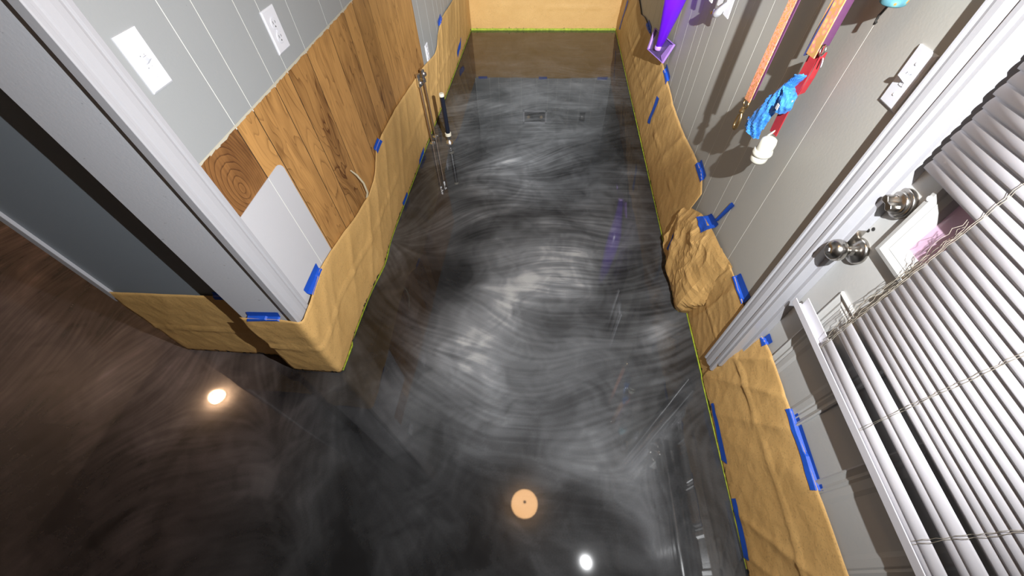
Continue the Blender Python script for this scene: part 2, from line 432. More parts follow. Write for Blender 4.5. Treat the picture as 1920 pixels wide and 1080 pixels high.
PIG = [(-0.723, 4.356, 2), (0.103, 4.231, 2.5), (0.587, 4.367, 2), (-0.148, 3.863, 3), (-0.628, 3.632, 2), (-0.124, 3.34, 4.5), (0.333, 3.352, 4), (-0.563, 3.143, 4), (-0.104, 2.902, 4.5), (0.274, 2.914, 3.5), (0.565, 2.924, 1), (0.609, 2.556, 1.5), (-0.6, 2.51, 3.5), (-0.249, 2.594, 4.5), (0.223, 2.474, 3), (-0.697, 2.182, 3), (-0.263, 2.293, 6), (0.074, 2.157, 4), (0.292, 2.285, 3), (0.639, 2.182, 2.5), (0.422, 2.619, 1.5), (-0.747, 1.897, 3), (-0.401, 2.05, 6.5), (-0.063, 2.01, 6), (0.248, 2.052, 5), (0.513, 1.958, 4), (-0.569, 1.88, 2), (-0.726, 1.651, 3.5), (-0.481, 1.759, 6), (-0.221, 1.821, 3.5), (0.077, 1.836, 4), (0.426, 1.711, 5), (0.646, 1.722, 3), (-0.768, 1.429, 3.5), (-0.476, 1.53, 1.5), (-0.568, 1.36, 1.5), (-0.162, 1.504, 6.5), (0.202, 1.525, 7), (0.379, 1.493, 6), (0.639, 1.468, 3.5), (-0.758, 1.162, 2.5), (-0.503, 1.177, 1.5), (-0.229, 1.266, 7), (0.112, 1.304, 8.5), (0.311, 1.334, 7), (0.485, 1.382, 2.5), (0.606, 1.244, 4), (-0.802, 0.929, 1.5), (-0.643, 0.939, 2.5), (-0.417, 1.015, 5.5), (-0.154, 1.064, 7.5), (0.113, 1.129, 7), (0.272, 1.09, 4), (0.139, 1.05, 3), (0.406, 1.131, 3), (0.603, 1.049, 5), (-0.749, 0.758, 1.5), (-0.57, 0.854, 3.5), (-0.416, 0.864, 6), (-0.26, 0.846, 6), (-0.064, 0.916, 5.5), (0.138, 0.901, 4), (0.36, 0.887, 4.5), (0.605, 0.903, 4.5), (0.71, 0.829, 2), (-0.757, 0.627, 1.5), (-0.597, 0.664, 4), (-0.363, 0.705, 5), (-0.15, 0.745, 6), (0.066, 0.76, 5), (0.301, 0.725, 4), (0.533, 0.741, 3), (-0.772, 0.462, 0.8), (-0.615, 0.473, 2.5), (-0.442, 0.508, 4), (-0.263, 0.521, 5.5), (-0.109, 0.554, 6.5), (0.024, 0.609, 4.5), (0.136, 0.549, 3.5), (0.271, 0.604, 5), (0.397, 0.546, 4.5), (0.635, 0.563, 2), (-0.743, 0.318, 1), (-0.574, 0.331, 2.5), (-0.405, 0.343, 2.5), (-0.241, 0.375, 3), (-0.032, 0.41, 3), (0.136, 0.393, 6), (0.259, 0.392, 7.5), (0.421, 0.385, 7.5), (0.335, 0.332, 6), (0.602, 0.399, 2), (-0.571, 0.184, 1.5), (-0.374, 0.199, 2), (-0.182, 0.248, 2), (0.015, 0.299, 1.5), (0.212, 0.243, 0.8), (0.306, 0.217, 0.5), (0.444, 0.261, 6), (0.444, 0.132, 4.5), (0.134, 0.155, 3.5), (0.586, 0.222, 2), (-0.738, 0.087, 1), (-0.532, 0.056, 1), (-0.16, 0.085, 1.2), (0.025, 0.084, 2), (-3.039, 1.346, 5), (-2.574, 1.166, 4.5), (-2.604, 0.878, 4), (-2.205, 0.903, 5.5), (-1.822, 0.773, 5.5), (-1.528, 0.652, 6), (-1.442, 0.685, 6), (-1.82, 0.58, 3.5), (-2.241, 0.604, 3.5), (-1.848, 0.385, 3), (-2.168, 0.408, 2), (-1.529, 0.454, 5), (-1.19, 0.598, 3), (-1.043, 0.659, 0.5), (-0.939, 0.59, 4.5), (-0.862, 0.547, 2), (-1.014, 0.537, 2.5), (-1.001, 0.402, 3), (-1.271, 0.427, 4), (-1.084, 0.293, 3), (-1.268, 0.3, 3.5), (-1.46, 0.246, 3.5), (-1.755, 0.185, 2), (-1.868, 0.085, 2), (-1.263, 0.113, 2), (-0.91, 0.248, 3.5), (-0.857, 0.33, 3), (-0.903, 0.141, 2), (-1.458, 0.031, 2), (-1.041, 0.016, 1.5)]

def vnoise(shape_xy, ext, cell, rng):
    # smooth value noise sampled on a grid; ext = (width, height) in metres
    nx, ny = shape_xy
    gx = int(ext[0] / cell) + 4; gy = int(ext[1] / cell) + 4
    g = rng.random((gy, gx))
    fx = np.linspace(0, ext[0] / cell, nx); fy = np.linspace(0, ext[1] / cell, ny)
    ix = fx.astype(int); iy = fy.astype(int)
    tx = fx - ix; ty = fy - iy
    tx = tx * tx * (3 - 2 * tx); ty = ty * ty * (3 - 2 * ty)
    a = g[iy][:, ix]; b_ = g[iy][:, ix + 1]; c = g[iy + 1][:, ix]; d = g[iy + 1][:, ix + 1]
    top = a + (b_ - a) * tx; bot = c + (d - c) * tx
    return top + (bot - top) * ty[:, None]

def samp(img, X, Y):
    h, w = img.shape
    X = np.clip(X, 0, w - 1.001); Y = np.clip(Y, 0, h - 1.001)
    ix = X.astype(np.int32); iy = Y.astype(np.int32)
    fx = X - ix; fy = Y - iy
    return (img[iy, ix] * (1 - fx) + img[iy, ix + 1] * fx) * (1 - fy) + (img[iy + 1, ix] * (1 - fx) + img[iy + 1, ix + 1] * fx) * fy

def make_floor():
    rng = np.random.default_rng(5)
    x0, x1, y0, y1, st = -4.4, 0.84, -0.7, 4.9, 0.0068
    nx = int((x1 - x0) / st) + 1; ny = int((y1 - y0) / st) + 1
    ext = (x1 - x0, y1 - y0)
    xs = np.linspace(x0, x1, nx); ys = np.linspace(y0, y1, ny)
    GX, GY = np.meshgrid(xs, ys)
    # direction field (line directions, so interpolate the doubled angle)
    cs = 14
    cxg, cyg = GX[::cs, ::cs], GY[::cs, ::cs]
    def up(c):
        J, I = np.meshgrid(np.arange(nx) / cs, np.arange(ny) / cs)
        return samp(np.pad(c, ((0, 2), (0, 2)), mode='edge'), J, I)
    C2 = np.zeros_like(cxg); S2 = np.zeros_like(cxg)
    for x, y, a in FLOW:
        w = 1.0 / (((cxg - x) ** 2 + (cyg - y) ** 2) + 0.03) ** 1.4
        C2 += w * math.cos(2 * math.radians(a)); S2 += w * math.sin(2 * math.radians(a))
    nn = np.hypot(C2, S2); C2, S2 = up(C2 / nn), up(S2 / nn)
    ang = 0.5 * np.arctan2(S2, C2)
    wob = (vnoise((nx, ny), ext, 0.35, rng) - 0.5) * 0.9 + (vnoise((nx, ny), ext, 0.13, rng) - 0.5) * 0.35
    ang = ang + wob
    DX, DY = np.cos(ang), np.sin(ang)
    # broad light / dark pigment from soft blobs, pulled out along the flow
    warp = 0.16
    wx = (vnoise((nx, ny), ext, 0.22, rng) - 0.5) * warp + (vnoise((nx, ny), ext, 0.08, rng) - 0.5) * 0.09
    wy = (vnoise((nx, ny), ext, 0.20, rng) - 0.5) * warp + (vnoise((nx, ny), ext, 0.07, rng) - 0.5) * 0.09
    num = np.zeros_like(cxg); den = np.zeros_like(cxg) + 1e-9
    for x, y, v in PIG:
        # support grows with distance from where the pour was worked
        s = 0.006 + 0.010 * max(0, y - 1.4) ** 1.2 + 0.02 * max(0, -1.2 - x)
        w = 1.0 / ((cxg - x) ** 2 + (cyg - y) ** 2 + s) ** 2
        num += w * v / 10; den += w
    base = up(num / den)
    J, I = np.meshgrid(np.arange(nx, dtype=float), np.arange(ny, dtype=float))
    base = samp(base, J + wx / st, I + wy / st)
    # streaks: convolve noise along the flow
    fbm = sum((vnoise((nx, ny), ext, c, rng) - 0.5) * a for c, a in ((0.13, 1.0), (0.06, 0.8), (0.028, 0.6), (0.014, 0.45)))
    fine = rng.random((ny, nx)) - 0.5
    def lic(img, steps, stepl):
        acc = samp(img, J, I); n = 1
        for sg in (1, -1):
            X = J.copy(); Y = I.copy()
            px = DX * sg; py = DY * sg
            for k in range(steps):
                dx = samp(DX, X, Y); dy = samp(DY, X, Y)
                flip = np.where(dx * px + dy * py < 0, -1.0, 1.0)
                px, py = dx * flip, dy * flip
                X = X + px * stepl; Y = Y + py * stepl
                acc = acc + samp(img, X, Y); n += 1
        return acc / n
    A = lic(fbm, 10, 1.5); A /= A.std()
    B = lic(fine, 20, 1.0); B /= B.std()
    B = lic(np.tanh(B * 1.4), 8, 1.0); B /= B.std()
    bl = lic(base, 8, 1.6)
    fil = np.clip(1 - np.abs(A - 0.35) / 0.22, 0, 1) ** 2
    patch = vnoise((nx, ny), ext, 0.25, rng)
    smoke = sum((vnoise((nx, ny), ext, c, rng) - 0.5) * a for c, a in ((0.26, 0.6), (0.12, 0.55), (0.055, 0.40), (0.025, 0.28)))
    smoke = samp(smoke, J + wx / st, I + wy / st)
    calm = 0.45 + 0.55 * np.clip((GY - 0.25) / 0.6, 0, 1)
    A = A * calm; B = B * calm
    pig = bl * 0.95 + A * (0.014 + 0.050 * bl) + smoke * 0.28 * (0.45 + bl) + B * (0.014 + 0.055 * bl) * (0.3 + 1.2 * patch)
    pig += np.clip(A - 1.2, 0, 2) * 0.13 * (0.25 + bl) + fil * 0.07 * np.clip(patch * 2.4 - 0.9, 0, 1) * (0.2 + bl)
    pig -= np.clip(-B - 1.5, 0, 1.5) * 0.07 * np.clip(patch * 2 - 0.7, 0, 1)
    pig = np.clip(pig * 1.06 + 0.055, 0.0, 1.0)
    # the coat by the kitchen side carries a brown pigment
    bx = np.clip((-0.80 - GX - 0.12 * (vnoise((nx, ny), ext, 0.3, rng) - 0.5)) / 0.5, 0, 1)
    corner = np.exp(-(((GX + 0.72) / 0.20) ** 2 + ((GY - 1.15) / 0.45) ** 2)) * 0.5
    far = np.clip((GY - 3.4) / 0.6, 0, 1) * 0.45
    brown = np.clip(np.maximum(np.maximum(bx, corner), far), 0, 1)
    me = bpy.data.meshes.new('floor')
    nv = nx * ny
    co = np.empty((nv, 3), np.float32)
    co[:, 0] = GX.ravel(); co[:, 1] = GY.ravel(); co[:, 2] = 0
    me.vertices.add(nv); me.vertices.foreach_set('co', co.ravel())
    jj, ii = np.meshgrid(np.arange(nx - 1), np.arange(ny - 1))
    a = (ii * nx + jj).ravel()
    # leave out what lies under the built-in block left of the hall
    cx = xs[jj.ravel()]; cy = ys[ii.ravel()]
    keep = ~((cx < -0.97) & (cy > 0.86) & (cx > -1.62)) & ~((cx < -1.6) & (cy > 2.75))
    a = a[keep]
    q = np.stack([a, a + 1, a + nx + 1, a + nx], 1).astype(np.int32)
    nf = len(q)
    me.loops.add(nf * 4); me.loops.foreach_set('vertex_index', q.ravel())
    me.polygons.add(nf); me.polygons.foreach_set('loop_start', np.arange(0, nf * 4, 4, dtype=np.int32))
    me.update(calc_edges=True)
    for nme, arr in (('pigment', pig), ('brown', brown)):
        at = me.attributes.new(nme, 'FLOAT', 'POINT'); at.data.foreach_set('value', arr.astype(np.float32).ravel())
    me.materials.append(M['floor'])
    o = bpy.data.objects.new('floor', me); COL.objects.link(o)
    struct(o, 'glossy black and silver swirled epoxy floor', 'floor')
    return o
floor = make_floor()

# ------------------------------------------------------------------ room shell
CEIL = 2.35
XL, XR, YB = -0.895, 0.745, 4.85
struct(MB().box(-4.6, 1.0, -2.4, 5.0, CEIL, CEIL + 0.1).build('ceiling', M['white']), 'plain white ceiling', 'ceiling')
wall_left = struct(MB().box(-1.0, XL - 0.0009, 0.80, YB + 0.1, 0, CEIL).build('wall_left', M['groove']), 'left wall of half painted, half bare wood panelling')
struct(MB().box(-1.107, XL - 0.0009, 0.71, 0.82, 0, CEIL).build('wall_return', M['paint_jamb']), 'light grey end face of the left wall')
struct(MB().box(-1.667, -1.0, 0.775, YB + 0.1, 0, CEIL).build('wall_recess', M['slate']), 'dark slate grey set-back wall left of the light grey end')
struct(MB().box(-1.682, -1.655, 0.764, 0.79, 0.40, CEIL).build('trim_1', M['trim'], bevel=0.002), 'thin white corner strip on the slate wall', 'trim')
wall_back = struct(MB().box(-1.0, 1.0, YB, YB + 0.1, 0, CEIL).build('wall_back', M['groove']), 'back wall behind the brown paper')
wall_right = struct(MB().box(XR + 0.0007, 0.90, 0.80, YB + 0.1, 0, CEIL).build('wall_right', M['groove']), 'warm grey grooved panel wall on the right')
struct(MB().box(XR, 0.90, -2.4, -0.075, 0, CEIL).build('wall_right_near', M['paint_r']), 'right wall on the near side of the door')
struct(MB().box(XR, 0.90, -0.08, 0.80, 2.06, CEIL).build('wall_right_over_door', M['paint_r']), 'wall above the entry door')
struct(MB().box(-4.6, 1.0, -2.5, -2.4, 0, CEIL).build('wall_near', M['paint_r']), 'wall behind the viewer')
struct(MB().box(-4.7, -4.4, -2.4, 2.85, 0, CEIL).build('wall_room_left', M['paint_jamb']), 'far left wall of the side room')
struct(MB().box(-4.6, -1.66, 2.7, 2.8, 0, CEIL).build('wall_room_back', M['paint_jamb']), 'back wall of the side room')
struct(MB().box(-4.6, 1.0, -2.4, -0.69, -0.02, 0.0).build('floor_near', M['dark']), 'dark floor behind the viewer', 'floor')
struct(MB().box(0.712, XR, 1.152, YB, 0, 0.11).build('baseboard_right', M['trim']), 'baseboard under the paper on the right', 'baseboard')

# painted panel boards and bare wood planks of the left wall
def wood_top(y): return 1.030 + 0.020 * (y - 0.8)
LY = [0.722, 0.978, 1.078, 1.229, 1.327, 1.487, 1.710, 1.888, 2.000, 2.190, 2.290, 2.445, 2.560, 2.888, 2.99, 3.19, 3.39, 3.51, 3.635, 3.735, 3.90, 4.06, 4.20, 4.38, 4.55, 4.70, YB]
TONE = [0.08, 0.78, 0.55, 0.66, 0.22, 0.72, 0.38, 0.80, 0.40, 0.85, 0.62, 0.70, 0.45]
for i in range(len(LY) - 1):
    a, b = LY[i] + 0.0015, LY[i + 1] - 0.0015
    if i < 13:
        wa, wb_ = a + 0.0006, b - 0.0006
        MB().prism([(a, wood_top(a)), (b, wood_top(b)), (b, CEIL), (a, CEIL)], 0, XL - 0.0009, XL).build('panel_board', M['paint_l'], wall_left)
        MB().prism([(wa, 0), (wb_, 0), (wb_, wood_top(b) - 0.001), (wa, wood_top(a) - 0.001)], 0, XL - 0.0012, XL - 0.0002).build('wood_plank', M['wood_dark'] if i in (0,) else M['wood'], wall_left).color = (TONE[i],) * 3 + (1,)
    else:
        MB().prism([(a, 0), (b, 0), (b, CEIL), (a, CEIL)], 0, XL - 0.0009, XL).build('panel_board', M['paint_l'], wall_left)
MB().prism([(0.73, 0), (2.89, 0), (2.89, 1.06), (0.73, 1.02)], 0, XL - 0.0014, XL - 0.0008).build('groove_backing', M['gap'], wall_left)
# ragged cream paint edge where the paint stops
e = MB()
y = 0.76
while y < 2.87:
    w = random.uniform(0.012, 0.05)
    h0, h1 = random.uniform(0.001, 0.006), random.uniform(0.001, 0.006)
    e.prism([(y, wood_top(y) - h0), (y + w, wood_top(y + w) - h1), (y + w, wood_top(y + w) + 0.0035), (y, wood_top(y) + 0.0035)], 0, XL - 0.0008, XL + 0.0009)
    y += w
e.build('paint_edge', M['cream'], wall_left)
# leftover pale patch of panel with rounded top corner
def patch_poly(a, b, rnd):
    top = lambda y: 0.850 + 0.035 * (y - 0.78)
    p = [(a, 0), (b, 0)]
    if rnd:
        r = 0.030
        p += [(b, top(b) - r)]
        p += [(b - r + r * math.cos(t), top(b - r) - r + r * math.sin(t)) for t in (0.4, 0.8, 1.2, 1.55)]
    else:
        p += [(b, top(b))]
    p += [(a, top(a))]
    return p
MB().box(XL - 0.0005, XL + 0.0009, 0.970, 0.986, 0, 0.855).build('patch_backing', M['groove'], wall_left)
MB().prism(patch_poly(0.735, 0.9765, False), 0, XL - 0.001, XL + 0.0016).build('panel_patch', M['paint_patch'], wall_left)
MB().prism(patch_poly(0.9795, 1.068, True), 0, XL - 0.001, XL + 0.0016).build('panel_patch', M['paint_patch'], wall_left)

# right and back wall boards
RY = [0.80, 1.086, 1.240, 1.344, 1.502, 1.611, 1.765, 1.916, 2.10, 2.214, 2.32, 2.487, 2.68, 2.84, 2.99, 3.18, 3.33, 3.52, 3.70, 3.86, 4.05, 4.25, 4.45, 4.65, YB]
for i in range(len(RY) - 1):
    MB().box(XR, XR + 0.0007, RY[i] + 0.0016, RY[i + 1] - 0.0016, 0, CEIL).build('panel_board', M['paint_r'], wall_right)
BX = [-0.893, -0.72, -0.61, -0.46, -0.33, -0.14, 0.0, 0.11, 0.27, 0.40, 0.56, 0.744]
for i in range(len(BX) - 1):
    MB().box(BX[i] + 0.0015, BX[i + 1] - 0.0015, YB - 0.0016, YB, 0, CEIL).build('panel_board', M['paint_l'], wall_back)

# casings
def casing(name, prof, z0, z1, label):
    return struct(MB().prism(prof, 2, z0, z1).build(name, M['trim'], bevel=0.0008), label, 'trim')
# left opening: colonial casing on the hall face, edge flush with the end face
x = XL
casing('trim_2', [(x - 0.012, 0.700), (x + 0.011, 0.700), (x + 0.013, 0.703), (x + 0.013, 0.712), (x + 0.009, 0.714), (x + 0.009, 0.722),
                  (x + 0.012, 0.726), (x + 0.016, 0.742), (x + 0.017, 0.756), (x + 0.014, 0.764), (x + 0.018, 0.768), (x + 0.018, 0.780), (x + 0.012, 0.785), (x - 0.002, 0.785), (x - 0.002, 0.709), (x - 0.012, 0.709)],
       0.405, CEIL, 'white moulded door casing at the corner of the left wall')
# right door: casing, jamb, stop
x = XR
casing('trim_3', [(x, 0.836), (x - 0.020, 0.836), (x - 0.024, 0.832), (x - 0.023, 0.826), (x - 0.019, 0.823), (x - 0.021, 0.815), (x - 0.020, 0.802), (x - 0.014, 0.790), (x - 0.011, 0.786),
                  (x - 0.015, 0.783), (x - 0.015, 0.772), (x - 0.011, 0.768), (x, 0.768)], 0.105, 2.12, 'white moulded casing beside the entry door')
struct(MB().prism([(x - 0.009, 0.768), (x - 0.009, 0.757), (x + 0.020, 0.757), (x + 0.020, 0.744), (x + 0.043, 0.744), (x + 0.043, 0.757), (x + 0.10, 0.757), (x + 0.10, 0.80), (x, 0.80), (x, 0.768)], 2, 0.17, 2.06)
       .build('trim_4', M['trim'], bevel=0.001), 'white door jamb with stop and weatherstrip', 'trim')
struct(MB().box(x - 0.018, x, -0.125, -0.055, 0.0, 2.12).build('trim_5', M['trim']), 'white casing on the hinge side of the door', 'trim')
struct(MB().box(x - 0.009, x + 0.10, -0.075, -0.048, 0.0, 2.06).build('trim_6', M['trim']), 'white hinge jamb of the door', 'trim')
struct(MB().box(x - 0.018, x, -0.125, 0.838, 2.05, 2.12).build('trim_7', M['trim']), 'white head casing over the door', 'trim')
struct(MB().box(x - 0.003, 0.90, -0.05, 0.80, 0.0, 0.02).build('trim_8', M['nickel']), 'metal door threshold under the paper', 'trim')

# ------------------------------------------------------------------ entry door
XD = 0.788
door = empty('door_1', (XD, 0.35, 0.02))
struct(door, 'white entry door with lite window and moulded lower panels', 'door')
LITE = (0.055, 0.682, 0.932, 1.90)
y0, y1, z0, z1 = LITE
s = MB()
s.box(XD, XD + 0.042, -0.045, 0.754, 0.022, z0 + 0.02)
s.box(XD, XD + 0.042, -0.045, 0.754, z1 - 0.03, 2.045)
s.box(XD, XD + 0.042, -0.045, y0 + 0.03, z0 + 0.02, z1 - 0.03)
s.box(XD, XD + 0.042, y1 - 0.02, 0.754, z0 + 0.02, z1 - 0.03)
put(s.build('door_slab', M['door']), door)
def ring(mb, y0, y1, z0, z1, prof):
    # mitred frame; prof = list of (inset, height off the door)
    vs = []; fs = []
    for ins, h in prof:
        for (yy, zz) in ((y0 + ins, z0 + ins), (y1 - ins, z0 + ins), (y1 - ins, z1 - ins), (y0 + ins, z1 - ins)):
            vs.append((XD - h, yy, zz))
    for i in range(len(prof) - 1):
        for k in range(4):
            k2 = (k + 1) % 4
            fs.append((i * 4 + k, i * 4 + k2, (i + 1) * 4 + k2, (i + 1) * 4 + k))
    return mb.add(vs, fs)
wf = ring(MB(), y0, y1, z0, z1, [(0.0, -0.002), (0.0, 0.010), (0.004, 0.018), (0.014, 0.020), (0.020, 0.013), (0.0225, 0.008), (0.0235, 0.0105), (0.033, 0.002), (0.037, -0.010), (0.039, -0.020)])
win = put(wf.build('window_frame', M['door']), door)
g = MB().box(XD + 0.014, XD + 0.020, y0 + 0.03, y1 - 0.03, z0 + 0.03, z1 - 0.03).build('glass_pane', M['pink']); put(g, door)
g['label'] = 'pinkish frosted glass pane'
for zz in (1.085, 1.45, 1.72):
    put(MB().lathe([(0.0058, -0.003), (0.0055, 0.0015), (0.002, 0.002)], (XD - 0.0195, y1 - 0.010, zz), (-1, 0, 0), 12).build('screw_cap', M['white']), door)
for (a, b) in ((0.435, 0.665), (0.060, 0.290)):
    put(ring(MB(), a, b, 0.18, 0.790, [(0.0, -0.001), (0.0, 0.006), (0.004, 0.008), (0.008, 0.005), (0.016, 0.0005), (0.024, 0.004), (0.030, 0.001), (0.034, 0.0035), (0.050, 0.0035), (0.060, 0.0005), (0.08, 0.0)]).build('panel_moulding', M['door']), door)
# knob
KY, KZ = 0.722, 0.882
kn = put(MB().lathe([(0.034, -0.001), (0.034, 0.003), (0.0335, 0.006), (0.030, 0.010), (0.020, 0.013), (0.013, 0.016), (0.0115, 0.024), (0.0125, 0.030), (0.019, 0.034), (0.0255, 0.041),
                     (0.0275, 0.049), (0.0265, 0.057), (0.0225, 0.064), (0.0150, 0.070), (0.0105, 0.0715)], (XD, KY, KZ), (-1, 0, 0), 32).build('door_knob', M['nickel'], smooth=True), door)
kn['label'] = 'round satin nickel door knob'
bt = MB().lathe([(0.0085, 0.0705), (0.0085, 0.0745), (0.0075, 0.0755)], (XD, KY, KZ), (-1, 0, 0), 6).build('lock_button', M['chrome']); put(bt, kn)
for q in ((0.010, -0.019),):
    r_ = MB().lathe([(0.0032, 0.007), (0.0032, 0.0108), (0.002, 0.0112)], (XD, KY + q[0] - 0.02, KZ + q[1] + 0.006), (-1, 0, 0), 12).build('screw', M['chrome']); r_.parent = kn
# deadbolt
DY, DZ = 0.724, 1.030
db = put(MB().lathe([(0.033, -0.001), (0.033, 0.008), (0.031, 0.0105), (0.0265, 0.0112), (0.0255, 0.0165), (0.024, 0.0175), (0.006, 0.0178)], (XD, DY, DZ), (-1, 0, 0), 32).build('deadbolt', M['nickel'], smooth=True), door)
db['label'] = 'satin nickel deadbolt rose with thumb turn'
tt = MB().prism([(-0.019, -0.005), (-0.012, -0.0085), (0.0, -0.004), (0.012, -0.0085), (0.019, -0.005), (0.019, 0.005), (0.012, 0.0085), (0.0, 0.004), (-0.012, 0.0085), (-0.019, 0.005)], 0, -0.011, 0.011)
tt = tt.build('thumb_turn', M['nickel'], bevel=0.0015)
tt.parent = db
tt.matrix_basis = Matrix.Translation((XD - 0.0265, DY, DZ)) @ Matrix.Rotation(math.radians(18), 4, 'X')
for q in ((0.010, 0.013), (-0.012, -0.010)):
    r_ = MB().lathe([(0.0028, 0.016), (0.0028, 0.0190), (0.002, 0.0195)], (XD, DY + q[0], DZ + q[1]), (-1, 0, 0), 10).build('screw', M['chrome']); r_.parent = db
# two plugged holes between the locks
for q in ((0.742, 0.932), (0.734, 0.944)):
    put(MB().lathe([(0.0052, -0.001), (0.0045, 0.0010), (0.001, 0.0006)], (XD, q[0], q[1]), (-1, 0, 0), 9).build('filled_hole', M['dark']), door)
# strike plate on the jamb
struct(MB().box(XR + 0.0215, XR + 0.042, 0.7425, 0.7441, 0.83, 0.93).build('trim_9', M['nickel']), 'metal strike plate on the door jamb', 'trim')

# ------------------------------------------------------------------ mini blind on the door
XBL = 0.759
blind = empty('mini_blind', (XBL, 0.33, 0.68))
tag(blind, 'damaged white vinyl mini blind hanging on the entry door', 'blind')
def slat_mesh(name, ya, yb):
    seg = 7; vs = []; fs = []
    w = 0.0127; th = math.radians(20)
    rows = []
    for k in range(seg + 1):
        t = -1 + 2 * k / seg
        zz = t * w; xx = -0.0034 * (1 - t * t)
        # tilt: lower edge out to the room
        zr = zz * math.cos(th) - xx * math.sin(th) * 0.4; xr = xx + zz * math.sin(th)
        rows.append((xr, zr))
    for (xx, zz) in rows:
        vs += [(xx, ya, zz), (xx, yb, zz)]
    n = len(vs)
    vs += [(a + 0.0007, b, c) for a, b, c in vs]
    for k in range(seg):
        fs.append((2 * k, 2 * k + 1, 2 * k + 3, 2 * k + 2))
        fs.append((n + 2 * k, n + 2 * k + 2, n + 2 * k + 3, n + 2 * k + 1))
        fs.append((2 * k, 2 * k + 2, n + 2 * k + 2, n + 2 * k)); fs.append((2 * k + 1, n + 2 * k + 1, n + 2 * k + 3, 2 * k + 3))
    fs.append((0, n, n + 1, 1)); fs.append((2 * seg, 2 * seg + 1, n + 2 * seg + 1, n + 2 * seg))
    return MB().add(vs, fs).mesh(name, M['vinyl'], True)
SL_LONG = slat_mesh('slat_long', -0.03, 0.720)
SL_SHORT = slat_mesh('slat_short', -0.03, 0.560)
PITCH = 0.02066
def slat(me, z, dx=0.0, dy=0.0, rx=0.0, ry=0.0):
    o = bpy.data.objects.new('slat', me); COL.objects.link(o)
    o.parent = blind
    o.location = (dx, -0.33 + dy, z - 0.68)
    o.rotation_euler = (rx, ry, 0)
    return o
z = 0.824
i = 0
while z < 1.90:
    j = random.uniform(-0.0012, 0.0012)
    if z < 1.120:
        slat(SL_SHORT, z, 0, random.uniform(-0.003, 0.003), random.uniform(-0.0015, 0.0015), math.radians(random.uniform(-5, 3)))
    else:
        slat(SL_LONG, z + j * 0.4, 0, random.uniform(-0.002, 0.003), random.uniform(-0.001, 0.001), math.radians(random.uniform(-4, 4)))
    z += PITCH; i += 1
for dz, me in ((0.762, SL_SHORT), (0.782, SL_SHORT), (0.687, SL_SHORT), (0.705, SL_SHORT)):
    slat(me, dz, -0.004, 0.004, 0.002, math.radians(-6))
br = MB()
br.box(XBL - 0.011, XBL + 0.011, -0.03, 0.566, 0.664, 0.676)
br.box(XBL - 0.013, XBL - 0.0105, -0.03, 0.720, 0.662, 0.684)
br.box(XBL + 0.0105, XBL + 0.013, -0.03, 0.712, 0.662, 0.696)
br.box(XBL - 0.0105, XBL + 0.0105, -0.03, 0.716, 0.662, 0.6655)
put(br.build('bottom_rail', M['vinyl'], bevel=0.001), blind)
put(MB().box(XBL - 0.016, XBL + 0.016, -0.03, 0.710, 1.905, 1.935).build('head_rail', M['vinyl'], bevel=0.002), blind)
def ladder(yc, top, zb=0.674, amp=0.0012, seed=0, n=90, off=0.0, xo=-0.0095):
    rnd = random.Random(seed)
    pts = []
    for k in range(n + 1):
        zz = zb + (top - zb) * k / n
        pts.append((XBL + xo + 0.0015 * math.sin(zz / PITCH * 2 * pi), yc + off * math.sin(k * 0.23 + seed) + rnd.uniform(-amp, amp), zz))
    return MB().tube(pts, 0.0005, 5)
k = 0
for yc in (0.557, 0.342, 0.125):
    for sg in (-1, 1):
        put(ladder(yc + 0.002 * sg, 1.905, seed=k, amp=0.0012).build('ladder_cord', M['cord']), blind); k += 1
# loosened cords tangled at the broken edge
for k in range(4):
    rnd = random.Random(40 + k); pts = []
    for q in range(40):
        t = q / 39
        zz = 0.685 + t * 0.43
        pts.append((XBL - 0.004 + rnd.uniform(-0.003, 0.003) + 0.006 * math.sin(3 * t * pi + k), 0.566 + 0.008 * math.sin(t * 9 + k * 1.7) + 0.004 * k * math.sin(pi * t) + rnd.uniform(-0.002, 0.002), zz))
    put(MB().tube(pts, 0.00045, 5).build('loose_cord', M['cord']), blind)

